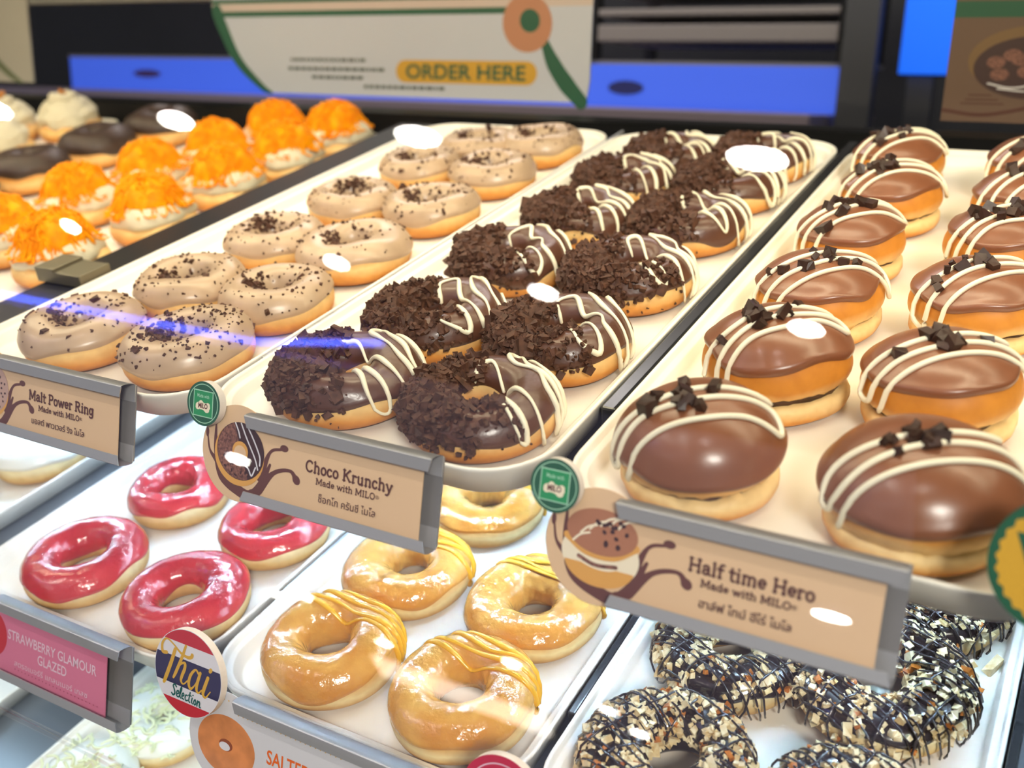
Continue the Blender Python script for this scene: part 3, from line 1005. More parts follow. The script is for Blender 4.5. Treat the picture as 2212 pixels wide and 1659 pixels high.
# --- nut rings
for i, (x, y, D, rot, lab) in enumerate([(-0.1785, 0.4015, .097, 0, 'front left of its tray'), (-0.1695, 0.475, .0, 0, ''), (-0.0780, 0.5000, .101, 0, 'largest, below the right end of the beige sign'), (-0.057, 0.592, .095, 0, 'behind the largest one, under the tray edge'), (-0.083, 0.405, .092, 0, 'at the bottom edge, front right of its tray')]):
    if i == 1:
        x, y, D, lab = -0.1715, 0.492, .094, 'second in the left column, under the beige sign'
    if i == 0:
        x, y, D = -0.1745, 0.3900, .096
    if i == 4:
        x, y, D = -0.074, 0.3905, .092
    rs = np.random.RandomState(660 + i)
    x, y = fit(8, x, y, D, 0.006)
    t = base('nut_ring_donut', 'chocolate ring covered in chopped nuts, ' + lab, 'donut', x, y, LF, 0, 'nut-covered rings')
    g = Ring(rs, D, 0.031, hole=0.18)
    g.body(t, DOUGH_LO)
    g.icing(t, NUTCHOC, 'chocolate_icing', lo=0.10, wav=0.13, thick=0.0014)
    n = 640
    P = g.S(rs.uniform(0, 2 * PI, n), rs.uniform(0.05, PI * 0.98, n), 0.0026)
    V, Fq = chunks(rs, P, np.exp(rs.normal(math.log(0.00165), 0.28, n)), aspect=(1, 0.8, 0.7), jit=0.3)
    mi = np.repeat(rs.uniform(0, 1, n) < 0.10, 6).astype(int)
    o = mesh('chopped_nuts', V, Fq, [NUT, NUT_HONEY], t, smooth=False, midx=mi)
    o['kind'] = 'stuff'
    mb = MB()
    for ang, offs in ((math.radians(-24), np.linspace(-0.048, 0.048, 18)), (math.radians(62), np.linspace(-0.04, 0.045, 6))):
        pts = zigzag(rs, (0, 0), ang + rs.normal(0, 0.05), D * 0.5, offs + rs.normal(0, 0.0012, len(offs)), 0.0010, 7)
        for run in path_on(g, pts, 0.0044):
            run = run + rs.normal(0, 0.00025, run.shape)
            mb.add(*tube(run, 0.00075, 6))
    mb.build('chocolate_drizzle', NUTCHOC, t, smooth=True)
rs = np.random.RandomState(690)
V, Fq = chunks(rs, np.array([[0, 0, 0.0028]]), np.array([0.0062]), aspect=(1, 0.42, 0.4), jit=0.3)
tag(mesh('nut_flake', V, Fq, [NUT], smooth=False, matrix=DISP @ Matrix.Translation((-0.0235, 0.5575, LF))), 'pale nut flake lying loose on the white tray beside the nut rings', 'crumb')
V, Fq = tube([(0, -0.005, 0.0012), (0.001, 0.0, 0.0014), (0.0022, 0.006, 0.0012)], 0.0012, 7)
tag(mesh('chocolate_sliver', V, Fq, NUTCHOC, matrix=DISP @ Matrix.Translation((-0.0335, 0.567, LF))), 'thin dark chocolate sliver on the white tray above the nut flake', 'crumb')

# --- white-glazed rings at the left of the lower shelf
for i, (x, y, D, lab) in enumerate([(-0.846, 0.489, .088, 'right column, at the tray edge'), (-0.953, 0.485, .09, 'left column, at the picture edge'), (-0.862, 0.385, .09, 'front right of its tray')]):
    rs = np.random.RandomState(700 + i)
    x, y = fit(9, x, y, D)
    t = base('white_glazed_ring_donut', 'white sugar-iced ring, ' + lab, 'donut', x, y, LF, 0, 'white sugar-iced rings')
    g = Ring(rs, D, 0.036)
    g.body(t, DOUGH_LO, 56, 24)
    g.icing(t, SUGAR, lo=0.2, wav=0.07)

# --- bottom shelf rings with white curls
BF = -0.362 + TFLOOR + 0.0004
for i, (x, y, lab) in enumerate([(-0.655, 0.400, 'seen below the round flag disc'), (-0.664, 0.318, 'at the bottom edge, front left of its tray')]):
    rs = np.random.RandomState(720 + i)
    x, y = fit(10, x, y, 0.088, 0.002)
    t = base('curl_topped_ring_donut', 'white-iced ring heaped with pale curls, ' + lab, 'donut', x, y, BF, 0, 'rings with white curls')
    g = Ring(rs, 0.088, 0.034)
    g.body(t, DOUGH_LO, 56, 24)
    g.icing(t, SUGAR, lo=0.2, wav=0.1)
    mb = MB()
    for _ in range(120):
        th, ph = rs.uniform(0, 2 * PI), rs.uniform(0.3, 2.9)
        c = g.S(np.array(th), np.array(ph), 0.003)
        d, L = rs.uniform(0, 2 * PI), rs.uniform(0.004, 0.010)
        up = rs.uniform(-0.2, 0.4)
        pts = [c + np.array([math.cos(d + 0.5 * s), math.sin(d + 0.5 * s), up * abs(s)]) * L * s for s in (-1, -0.4, 0.3, 1)]
        mb.add(*tube(smooth_path(pts, 3), 0.0013, 5, 0.5))
    o = mb.build('white_chocolate_curls', CURL, t, smooth=True)
    o['kind'] = 'stuff'


# ------------------------------------------------------------------ printed art (flat shapes on cards)
class Art:
    """Flat print on a card: shapes in layers 0.1 mm apart, one mesh, one material slot per ink."""

    def __init__(self, z=0.0):
        self.mb = MB()
        self.mats = []
        self.z = z
        self.k = 0
        self.q = 0

    def mi(self, m):
        if m not in self.mats:
            self.mats.append(m)
        return self.mats.index(m)

    def layer(self):
        self.k += 1
        return self

    def put(self, V2, F, m):
        self.q += 1
        V = [(x, y, self.z + self.k * 0.00010 + self.q * 0.000002) for x, y in V2]
        F = [f if sum(V2[f[i]][0] * V2[f[(i + 1) % len(f)]][1] - V2[f[(i + 1) % len(f)]][0] * V2[f[i]][1] for i in range(len(f))) >= 0 else list(f)[::-1] for f in F]
        self.mb.add(V, F, self.mi(m))
        return self

    def poly(self, pts, m):
        return self.put(pts, [list(range(len(pts)))], m)

    def ell(self, cx, cy, rx, ry, m, rot=0.0, n=40, a0=0, a1=2 * PI):
        a = np.linspace(a0, a1, n, endpoint=(a1 - a0) < 6.28)
        x, y = rx * np.cos(a), ry * np.sin(a)
        c, s = math.cos(rot), math.sin(rot)
        return self.poly(list(zip(cx + x * c - y * s, cy + x * s + y * c)), m)

    def ring(self, cx, cy, rx, ry, w, m, n=48):
        a = np.linspace(0, 2 * PI, n, endpoint=False)
        V = list(zip(cx + rx * np.cos(a), cy + ry * np.sin(a))) + list(zip(cx + (rx - w) * np.cos(a), cy + (ry - w) * np.sin(a)))
        return self.put(V, [(i, (i + 1) % n, n + (i + 1) % n, n + i) for i in range(n)], m)

    def rib(self, pts, w, m, sm=6):
        P = smooth_path(pts, sm) if sm else np.asarray(pts, float)
        w = np.interp(np.linspace(0, 1, len(P)), np.linspace(0, 1, len(w)), w) if np.ndim(w) else np.full(len(P), w)
        T = np.gradient(P, axis=0)
        T /= np.linalg.norm(T, axis=1)[:, None] + 1e-12
        N = np.stack([-T[:, 1], T[:, 0]], -1) * w[:, None] / 2
        V = np.vstack([P + N, P - N])
        n = len(P)
        self.put(V, [(n + i, n + i + 1, i + 1, i) for i in range(n - 1)], m)
        for p, ww in ((P[0], w[0]), (P[-1], w[-1])):
            if ww > 0.0004:
                self.ell(p[0], p[1], ww / 2, ww / 2, m, n=14)
        return self

    def text(self, body, x, y, h, m, align='CENTER', bold=0.0, sx=1.0, rot=0.0, width=None):
        """Built-in typeface, cap height about H, baseline at y."""
        cu = bpy.data.curves.new('txt', 'FONT')
        cu.body = body
        cu.size = 1.0
        cu.align_x = align
        cu.offset = bold
        cu.resolution_u = 3
        o = bpy.data.objects.new('txt', cu)
        C.objects.link(o)
        dg = bpy.context.evaluated_depsgraph_get()
        me = bpy.data.meshes.new_from_object(o.evaluated_get(dg))
        V = np.array([v.co[:2] for v in me.vertices]).reshape(-1, 2)
        F = [list(p.vertices) for p in me.polygons]
        bpy.data.objects.remove(o)
        bpy.data.curves.remove(cu)
        bpy.data.meshes.remove(me)
        if not len(V):
            return self
        s = h / 0.70
        if width:
            sx = width / ((V[:, 0].max() - V[:, 0].min()) * s)
            V[:, 0] -= (V[:, 0].max() + V[:, 0].min()) / 2
        V = V * np.array([s * sx, s])
        c, q = math.cos(rot), math.sin(rot)
        V = np.stack([x + V[:, 0] * c - V[:, 1] * q, y + V[:, 0] * q + V[:, 1] * c], -1)
        return self.put(V, F, m)

    def build(self, name, parent):
        return self.mb.build(name, self.mats, parent)


# slab-serif capitals and lower case for the product names: strokes on a unit grid (cap height 1, x-height 0.68)
def arc(cx, cy, rx, ry, a0, a1, n=12):
    return [(cx + rx * math.cos(math.radians(a)), cy + ry * math.sin(math.radians(a))) for a in np.linspace(a0, a1, n)]


SLAB = {  # glyph: (advance, [thick strokes], [thin strokes], [serifs (x, y, width)])
    'M': (1.12, [[(0.18, 0), (0.18, 1)], [(0.94, 0), (0.94, 1)], [(0.2, 1), (0.56, 0.2)], [(0.92, 1), (0.56, 0.2)]], [], [(0.18, 0, .32), (0.94, 0, .32), (0.15, 1, .26), (0.97, 1, .26)]),
    'P': (0.80, [[(0.2, 0), (0.2, 1)], [(0.2, .97), (.45, .97)] + arc(.45, .73, .24, .24, 85, -85) + [(0.2, .49)]], [], [(0.2, 0, .36), (0.15, 1, .24)]),
    'R': (0.90, [[(0.2, 0), (0.2, 1)], [(0.2, .97), (.45, .97)] + arc(.45, .74, .23, .23, 85, -85) + [(0.2, .51)], [(.44, .5), (.72, .03)]], [], [(0.2, 0, .34), (0.15, 1, .24), (.76, 0, .26)]),
    'C': (0.86, [arc(.47, .5, .36, .47, 50, 315, 20)], [], [(.71, .82, .10), ]),
    'K': (0.94, [[(0.2, 0), (0.2, 1)], [(.76, .98), (.26, .45)], [(.38, .58), (.78, .02)]], [], [(0.2, 0, .34), (0.2, 1, .34), (.76, 1, .28), (.80, 0, .28)]),
    'H': (0.98, [[(0.2, 0), (0.2, 1)], [(.78, 0), (.78, 1)], [(.2, .5), (.78, .5)]], [], [(0.2, 0, .34), (0.2, 1, .34), (.78, 0, .34), (.78, 1, .34)]),
    'I': (0.42, [[(0.21, 0), (0.21, 1)]], [], [(.21, 0, .34), (.21, 1, .34)]),
    'L': (0.74, [[(0.2, 0), (0.2, 1)], [(0.2, .05), (.64, .05), (.64, .22)]], [], [(.2, 1, .34), (.2, 0, .3)]),
    'O': (0.92, [arc(.46, .5, .34, .46, 0, 360, 26)], [], []),
    'a': (0.66, [[(.12, .54)] + arc(.31, .47, .18, .19, 140, 0, 8) + [(.49, .08), (.60, .03)], arc(.29, .2, .18, .17, 60, 330, 12) + [(.49, .3)], [(.3, .38), (.49, .36)]], [], []),
    'c': (0.60, [arc(.32, .34, .23, .31, 45, 320, 16)], [], []),
    'd': (0.72, [arc(.31, .34, .21, .31, 0, 360, 18), [(.54, 0), (.54, 1)]], [], [(.60, 0, .2), (.49, 1, .2)]),
    'e': (0.62, [[(.1, .36), (.52, .36)] + arc(.32, .36, .21, .29, 0, 310, 16)], [], []),
    'f': (0.46, [arc(.38, .82, .16, .15, 60, 180, 7) + [(.22, .8), (.22, 0)], [(.06, .62), (.42, .62)]], [], [(.22, 0, .34)]),
    'g': (0.68, [arc(.31, .36, .21, .29, 0, 360, 18), [(.54, .66), (.54, -.1)] + arc(.32, -.1, .22, .17, 0, -150, 9)], [], [(.58, .66, .18)]),
    'h': (0.76, [[(.18, 0), (.18, 1)], [(.18, .5)] + arc(.38, .46, .2, .2, 150, 0, 8) + [(.58, 0)]], [], [(.18, 0, .3), (.58, 0, .28), (.13, 1, .2)]),
    'i': (0.40, [[(.2, 0), (.2, .66)], [(.2, .90), (.2, .94)]], [], [(.2, 0, .32), (.15, .66, .2)]),
    'l': (0.40, [[(.2, 0), (.2, 1)]], [], [(.2, 0, .32), (.15, 1, .2)]),
    'm': (1.10, [[(.18, 0), (.18, .66)], [(.18, .48)] + arc(.36, .46, .18, .19, 150, 0, 8) + [(.54, 0)], [(.54, .48)] + arc(.73, .46, .18, .19, 150, 0, 8) + [(.91, 0)]], [], [(.18, 0, .28), (.54, 0, .24), (.91, 0, .26), (.13, .66, .2)]),
    'n': (0.76, [[(.18, 0), (.18, .66)], [(.18, .48)] + arc(.38, .46, .2, .19, 150, 0, 8) + [(.58, 0)]], [], [(.18, 0, .28), (.58, 0, .28), (.13, .66, .2)]),
    'o': (0.66, [arc(.33, .34, .23, .31, 0, 360, 20)], [], []),
    'r': (0.54, [[(.18, 0), (.18, .66)], [(.18, .42)] + arc(.36, .46, .17, .17, 150, 50, 5)], [], [(.2, 0, .34), (.13, .66, .2)]),
    't': (0.46, [[(.2, .88), (.2, .16)] + arc(.33, .16, .13, .14, 180, 300, 6), [(.05, .63), (.42, .63)]], [], []),
    'u': (0.76, [[(.18, .66), (.18, .22)] + arc(.36, .22, .18, .19, 180, 330, 8), [(.56, .66), (.56, 0)]], [], [(.13, .66, .2), (.51, .66, .2), (.62, 0, .18)]),
    'w': (0.98, [[(.1, .64), (.3, .02)], [(.3, .02), (.49, .6)], [(.49, .6), (.68, .02)], [(.68, .02), (.88, .64)]], [], [(.1, .66, .26), (.88, .66, .26), (.49, .66, .2)]),
    'y': (0.70, [[(.12, .64), (.36, .04)], [(.60, .64), (.32, -.16), (.2, -.28), (.08, -.25)]], [], [(.12, .66, .26), (.60, .66, .26)]),
    '®': (0.62, [arc(.31, .5, .25, .25, 0, 360, 18), [(.25, .38), (.25, .62), (.34, .62), (.37, .55), (.33, .5), (.25, .5)], [(.31, .5), (.38, .38)]], [], []),
    ' ': (0.36, [], [], []),
}


def slab(art, text, x0, x1, y, h, m, bold=0.185):
    """Slab-serif TEXT from x0 to x1 on baseline y with cap height h."""
    tot = sum(SLAB[ch][0] for ch in text)
    sx = (x1 - x0) / tot
    pen = 0.0
    for ch in text:
        adv, st, _, se = SLAB[ch]
        bw = bold * h * (0.35 if ch == '®' else 1)
        for s in st:
            P = [(x0 + (pen + px) * sx, y + py * h) for px, py in s]
            art.rib(P, bw, m, 0)
        for px, py, w in se:
            X, Y = x0 + (pen + px) * sx, y + py * h
            Y = Y + 0.055 * h if py == 0 else Y - 0.055 * h
            art.put([(X - w * sx / 2, Y - 0.055 * h), (X + w * sx / 2, Y - 0.055 * h), (X + w * sx / 2, Y + 0.055 * h), (X - w * sx / 2, Y + 0.055 * h)], [(0, 1, 2, 3)], m)
        pen += adv


# ------------------------------------------------------------------ price signs
SA = math.radians(21.6)
SIGN_AX = Matrix(((1, 0, 0, 0), (0, math.sin(SA), -math.cos(SA), 0), (0, math.cos(SA), math.sin(SA), 0), (0, 0, 0, 1)))


SIGN_SIZE = 0.93      # 13.3 cm wide steel channel


def sign_matrix(x, y, z):
    return DISP @ Matrix.Translation((x * SIGN_SIZE, y, z)) @ SIGN_AX @ Matrix.Scale(SIGN_SIZE, 4)


def holder(t, x0, x1, y0, y1):
    """Folded steel channel: back plate with a rounded lip along the top and the bottom edge, open at the ends."""
    def prof(sign, yb, lip):
        pts = [(yb - sign * 0.012, -0.0045), (yb, -0.0045)]
        for a in np.linspace(0, PI, 8)[1:-1]:
            pts.append((yb + sign * 0.0016 * math.sin(a), -0.0045 + 0.0066 * (1 - math.cos(a))))
        pts += [(yb, 0.0087), (yb - sign * lip, 0.0080)]
        return pts
    mb = MB()
    for sign, yb, lip in ((1, y1, 0.0074), (-1, y0, 0.0062)):
        p = prof(sign, yb, lip)
        n = len(p)
        rows = []
        for ins in (0.0, 0.0022):
            pass
        q = [(a, b) for a, b in p] + [(a + (0 if k in (0, n - 1) else 0), b - 0.0008 if k >= n - 2 else b + 0.0008 if k <= 1 else b) for k, (a, b) in reversed(list(enumerate(p)))]
        V = [(x0 + (0.0022 if k == n - 1 or k == n else 0.0), a, b) for k, (a, b) in enumerate(q)] + [(x1 - (0.0022 if k == n - 1 or k == n else 0.0), a, b) for k, (a, b) in enumerate(q)]
        m = len(q)
        F = [(k, (k + 1) % m, m + (k + 1) % m, m + k) for k in range(m)]
        F += [(k, k + 1, m - 2 - k, m - 1 - k) for k in range(n - 1)]
        F += [(m + k + 1, m + k, m + m - 1 - k, m + m - 2 - k) for k in range(n - 1)]
        mb.add(V, F)
    o = mb.build('lip_channel', STEEL, t, smooth=False)
    o2 = MB().box(x0, x1, y0 + 0.0005, y1 - 0.0005, -0.0056, -0.0046).build('back_plate', STEEL_DK, t)
    MB().box((x0 + x1) / 2 - 0.02, (x0 + x1) / 2 + 0.02, y0 + 0.004, y0 + 0.007, -0.040, -0.0056).build('mounting_bracket', STEEL_DK, t)
    return o


def card_outline(cx, cy, r, x1, y0, y1):
    """Round head on the left, straight strip to the right (x1) inside the channel."""
    h1 = math.asin((y1 - cy) / r)
    h0 = math.asin((y0 - cy) / r)
    a = np.linspace(h1, 2 * PI + h0, 48)
    P = [(cx + r * math.cos(q), cy + r * math.sin(q)) for q in a]
    return P + [(x1, y0), (x1, y1)]


def slab_card(t, P, z0, z1, m, name='card', edge=None):
    n = len(P)
    V = [(x, y, z0) for x, y in P] + [(x, y, z1) for x, y in P]
    F = [[n + i for i in range(n)], [i for i in range(n)][::-1]] + [(i, (i + 1) % n, n + (i + 1) % n, n + i) for i in range(n)]
    area2 = sum(P[i][0] * P[(i + 1) % n][1] - P[(i + 1) % n][0] * P[i][1] for i in range(n))
    if area2 < 0:
        F = [f[::-1] for f in F]
    mi = [0, 0] + [1 if edge else 0] * n
    return mesh(name, V, F, [m, edge] if edge else [m], t, False, mi)


def circle_pts(cx, cy, rx, ry, n=56):
    return [(cx + rx * math.cos(q), cy + ry * math.sin(q)) for q in np.linspace(0, 2 * PI, n, endpoint=False)]


def splash(A, cx, cy, s=1.0):
    """Brown liquid splash round the printed donut."""
    A.rib([(cx - .0215 * s, cy + .016 * s), (cx - .0205 * s, cy - .002 * s), (cx - .014 * s, cy - .019 * s), (cx + .002 * s, cy - .0265 * s), (cx + .012 * s, cy - .027 * s), (cx + .020 * s, cy - .018 * s), (cx + .0265 * s, cy - .004 * s)],
          [.0012 * s, .004 * s, .0072 * s, .0075 * s, .007 * s, .0055 * s, .002 * s], INK2)
    A.ell(cx - .0217 * s, cy + .0185 * s, .0024 * s, .0048 * s, INK2)
    A.rib([(cx - .0285 * s, cy + .006 * s), (cx - .026 * s, cy - .004 * s), (cx - .0195 * s, cy - .010 * s)], [.0012 * s, .0017 * s, .004 * s], INK2)
    A.ell(cx - .0288 * s, cy + .0075 * s, .0014 * s, .0032 * s, INK2)
    A.rib([(cx + .019 * s, cy - .014 * s), (cx + .026 * s, cy + .004 * s), (cx + .036 * s, cy + .008 * s)], [.006 * s, .0022 * s, .0018 * s], INK2)
    A.ell(cx + .0375 * s, cy + .0088 * s, .0034 * s, .0022 * s, INK2)
    A.rib([(cx + .018 * s, cy - .022 * s), (cx + .030 * s, cy - .0085 * s), (cx + .043 * s, cy - .0045 * s), (cx + .0485 * s, cy - .009 * s)], [.007 * s, .003 * s, .0022 * s, .004 * s], INK2)
    A.ell(cx + .0487 * s, cy - .0092 * s, .0034 * s, .0028 * s, INK2, rot=-0.7)
    A.rib([(cx + .012 * s, cy - .026 * s), (cx + .018 * s, cy - .0265 * s), (cx + .022 * s, cy - .030 * s)], [.006 * s, .004 * s, .0015 * s], INK2)


def emblem_disc(t, cx, cy, r):
    """Green round topper on thick white foam: square emblem with its two lines of writing."""
    o = slab_card(t, circle_pts(cx, cy, r, r), 0.0028, 0.0085, GREEN_D, 'round_topper', FOAM)
    A = Art(0.0085)
    A.layer().ring(cx, cy, r * 0.89, r * 0.89, r * 0.035, GREEN_L)
    q = r * 0.60
    A.layer().put([(cx - q, cy - q), (cx + q, cy - q), (cx + q, cy + q), (cx - q, cy + q)], [(0, 1, 2, 3)], GREEN_L)
    q = r * 0.555
    A.layer().put([(cx - q, cy - q), (cx + q, cy - q), (cx + q, cy + q), (cx - q, cy + q)], [(0, 1, 2, 3)], GREEN)
    A.layer().text('Made with', cx, cy + r * 0.27, r * 0.16, GREEN_L, width=r * 0.72, bold=0.01)
    for dx, dy, rx, ry in ((-.10, .0, .34, .17), (.14, -.03, .30, .17), (-.12, .14, .12, .10), (.24, -.15, .16, .13), (-.3, -.08, .14, .12), (.30, .06, .13, .12)):
        A.ell(cx + dx * r, cy + (dy - .10) * r, rx * r, ry * r, P_CREAM)
    A.layer().text('MILO', cx + .01 * r, cy - r * 0.20, r * 0.22, mat('maroon_brown_print', (92, 34, 28), 0.5), width=r * 0.56, bold=0.03)
    A.build('emblem_print', o)


THAI = {'malt': 'มอลต์ พาวเวอร์ ริง ไมโล', 'choco': 'ช็อกโก ครันชี ไมโล', 'half': 'ฮาล์ฟ ไทม์ ฮีโร่ ไมโล'}


def beige_sign(x, name, key, label, tx0, tx1, th0, th1, topper=True):
    """x = left end of the channel in the case; positions below are on the sign itself."""
    t = thing('price_sign', label, 'price sign', sign_matrix(x, 0.3794, 0.021), 'product signs on the shelf edges')
    holder(t, 0.0, 0.1435, -0.0645, -0.0095)
    cx, cy, r = -0.0095, -0.0368, 0.0318
    slab_card(t, card_outline(cx, cy, r, 0.1345, -0.0625, -0.0115), 0.0012, 0.0018, CARD, 'card')
    A = Art(0.0018)
    px, py = cx + 0.001, cy + 0.002
    A.layer()
    splash(A, px, py)
    rs = np.random.RandomState(len(key))
    A.layer()
    if key == 'half':
        A.ell(px, py - .006, .0225, .0165, P_CREAM)
        A.layer().ell(px, py - .010, .0205, .0135, P_DOUGH, a0=PI * 1.05, a1=PI * 1.95)
        A.rib([(px - .017, py - .007), (px - .006, py - .0115), (px + .006, py - .0118), (px + .017, py - .006)], .0035, P_CREAM)
        A.layer().rib([(px - .012, py - .009), (px - .002, py - .0118), (px + .010, py - .0104)], .0022, P_CRUMB)
        A.rib([(px - .020, py + .001), (px - .008, py - .0055), (px + .008, py - .0055), (px + .020, py + .002)], .004, P_DOUGH)
        A.layer().ell(px, py + .0065, .0205, .0125, P_MILK)
        A.layer()
        for a, b in ((-.016, -.002), (-.012, .003), (-.007, .006), (-.001, .009), (.004, .010), (.009, .0095)):
            A.rib([(px + a, py + b + .001), (px + a + .004, py + b + .005), (px + a + .009, py + b + .007)], .0012, P_CREAM)
        A.layer()
        for _ in range(14):
            a, b = rs.normal(.004, .006), rs.normal(.011, .0025)
            A.ell(px + a, py + b, .0015, .0012, P_DARK, rot=rs.uniform(0, 3), n=6)
        A.ell(px + .003, py + .001, .0014, .002, P_DARK, n=10)
        A.ell(px + .010, py + .0005, .0014, .0016, P_DARK, n=10)
    else:
        A.ell(px, py - .0025, .0215, .0205, P_DOUGH)
        A.layer().ell(px + .001, py, .0205, .019, P_DARK if key == 'choco' else mat('malt_print', (196, 160, 146), 0.5))
        A.layer()
        if key == 'choco':
            A.ell(px + .001, py, .0200, .0186, P_CRUMB, a0=math.radians(108), a1=math.radians(292), n=40)
        else:
            for _ in range(60):
                a, b = rs.uniform(0, 2 * PI), rs.uniform(.008, .018)
                A.ell(px + b * math.cos(a), py + b * math.sin(a), .0011, .0009, P_DARK, rot=rs.uniform(0, 3), n=6)
        A.layer().ell(px + .001, py, .0068, .0066, P_DOUGH)
        A.layer().ell(px + .001, py - .001, .0052, .0050, CARD)
        if key == 'choco':
            A.layer()
            for pts in ([(-.004, .018), (-.001, .013), (.0005, .009)], [(.001, .0185), (.006, .010), (.014, -.002), (.017, -.009)], [(.006, .018), (.012, .010), (.018, .0), (.0185, -.006)],
                        [(.004, -.007), (.009, -.010), (.012, -.014), (.015, -.008)]):
                A.rib([(px + a, py + b) for a, b in pts], .0011, P_WHITE)
            for _ in range(26):
                a, b = math.radians(rs.uniform(200, 300)), rs.uniform(.009, .018)
                A.ell(px + b * math.cos(a), py + b * math.sin(a), .0014, .0007, P_CRUMB if rs.uniform() < .7 else P_DARK, rot=rs.uniform(0, 3), n=6)
    A.build('printed_picture', t)
    A = Art(0.0022)
    mid = (tx0 + tx1) / 2
    slab(A, name, tx0, tx1, -0.0365, 0.0072, INK)
    slab(A, 'Made with ®' if False else 'Made with MILO®', mid - 0.0245, mid + 0.0245, -0.0432, 0.0040, INK)
    A.text(THAI[key], (th0 + th1) / 2, -0.0538, 0.0044, INK, width=th1 - th0, bold=0.012)
    A.build('lettering', t)
    if topper:
        emblem_disc(t, cx - 0.0262, cy + 0.0292, 0.0146)
    return t


beige_sign(-0.7150, 'Malt Power Ring', 'malt', 'beige price sign reading Malt Power Ring in a steel channel at the left picture edge', 0.037, 0.109, 0.0415, 0.1000, topper=False)
beige_sign(-0.4575, 'Choco Krunchy', 'choco', 'beige price sign reading Choco Krunchy with a crumbed donut picture and green disc', 0.0470, 0.1140, 0.0590, 0.1030)
beige_sign(-0.1995, 'Half time Hero', 'half', 'beige price sign reading Half time Hero with a filled bun picture and green disc', 0.0400, 0.1040, 0.0480, 0.0950)

# sign at the right picture edge: only its gold scalloped disc reaches into the picture
t = thing('price_sign', 'price sign at the right picture edge with a gold scalloped disc', 'price sign', sign_matrix(0.058, 0.3794, 0.021), 'product signs on the shelf edges')
holder(t, 0.0, 0.1435, -0.0645, -0.0095)
slab_card(t, card_outline(-0.0095, -0.0368, 0.0318, 0.1345, -0.0625, -0.0115), 0.0012, 0.0018, CARD, 'card')
o = slab_card(t, circle_pts(-0.054, 0.0070, 0.0300, 0.0300), 0.0028, 0.0075, GREEN_D, 'round_topper', mat('dark_green_edge', (24, 52, 40), 0.6))
A = Art(0.0075)
sc = [((0.0262 + 0.0007 * math.cos(28 * q)) * math.cos(q) - 0.054, (0.0262 + 0.0007 * math.cos(28 * q)) * math.sin(q) + 0.0070) for q in np.linspace(0, 2 * PI, 168, endpoint=False)]
A.layer().poly(sc, P_GOLD)
A.layer().text('V', -0.0668, 0.0036, 0.0150, GREEN_D, bold=0.03)
A.build('disc_print', o)

# --- lower signs
LSY, LSZ = 0.3209, -0.1427
t = thing('price_sign', 'pink price sign reading Strawberry Glamour Glazed in a steel channel', 'price sign', sign_matrix(-0.7200, LSY, LSZ), 'product signs on the shelf edges')
holder(t, 0.0, 0.1490, -0.0790, -0.0175)
slab_card(t, card_outline(-0.0095, -0.048, 0.0320, 0.1290, -0.0770, -0.0190), 0.0012, 0.0018, CARD_P, 'card')
A = Art(0.0018)
A.layer().ell(-0.008, -0.048, 0.021, 0.020, P_RED)
A.layer().ell(-0.008, -0.048, 0.006, 0.006, P_DOUGH)
A.layer().text('STRAWBERRY GLAMOUR', 0.0665, -0.0475, 0.0078, P_PINKW, width=0.104, bold=0.012)
A.text('GLAZED', 0.0680, -0.0585, 0.0078, P_PINKW, width=0.034, bold=0.012)
A.text('สตรอเบอร์รี่ แกลมเมอร์ เกลซ', 0.0660, -0.0680, 0.0044, P_PINKW, width=0.086)
for i in range(24):
    A.ell(0.024 + i * 0.0042, -0.0708, 0.0005, 0.0005, P_MAROON, n=8)
    A.ell(0.0 + i * 0.0030, -0.0272, 0.0004, 0.0004, P_MAROON, n=8)
A.build('lettering', t)

t = thing('price_sign', 'white price sign reading Salted Egg with a round red, white and navy flag disc', 'price sign', sign_matrix(-0.4600, LSY, LSZ), 'product signs on the shelf edges')
holder(t, 0.0, 0.1480, -0.0790, -0.0195)
slab_card(t, card_outline(-0.0095, -0.053, 0.0350, 0.1300, -0.0770, -0.0210), 0.0012, 0.0018, CARD_W, 'card')
A = Art(0.0018)
A.layer().ell(-0.0095, -0.0565, 0.0265, 0.0215, P_DOUGH2)
A.layer().ell(-0.0095, -0.0560, 0.0062, 0.0042, mat('hole_shade_print', (150, 78, 52), 0.5))
A.layer().ell(-0.0105, -0.0572, 0.0050, 0.0030, P_WHITE)
A.text('SALTED EGG', 0.0585, -0.0560, 0.0098, P_ORANGE, width=0.062, bold=0.015)
A.text('Glazed', 0.052, -0.0700, 0.0070, mat('grey_script_print', (120, 116, 110), 0.5), width=0.046)
for i in range(22):
    A.ell(0.0005 + i * 0.0042, -0.0310, 0.0006, 0.0006, P_GOLD, n=8)
for i in range(4):
    A.ell(-0.0130 + i * 0.0042, -0.0235, 0.0006, 0.0006, P_GOLD, n=8)
A.build('printed_picture', t)
cx, cy, rx, ry = -0.0420, -0.0120, 0.0318, 0.0310
o = slab_card(t, circle_pts(cx, cy, rx, ry), 0.0028, 0.0085, P_WHITE, 'round_topper', mat('tan_foam_edge', (232, 208, 180), 0.6))
A = Art(0.0085)


def band(A, f0, f1, m):
    a0, a1 = math.asin(max(-1, f0)), math.asin(min(1, f1))
    R_ = [(cx + rx * .985 * math.cos(q), cy + ry * .985 * math.sin(q)) for q in np.linspace(a0, a1, 16)]
    L_ = [(2 * cx - x, y) for x, y in reversed(R_)]
    A.poly(R_ + L_, m)


A.layer()
band(A, 0.66, 1.0, P_RED)
band(A, -0.36, 0.30, P_NAVY)
band(A, -1.0, -0.70, P_RED)
A.layer()


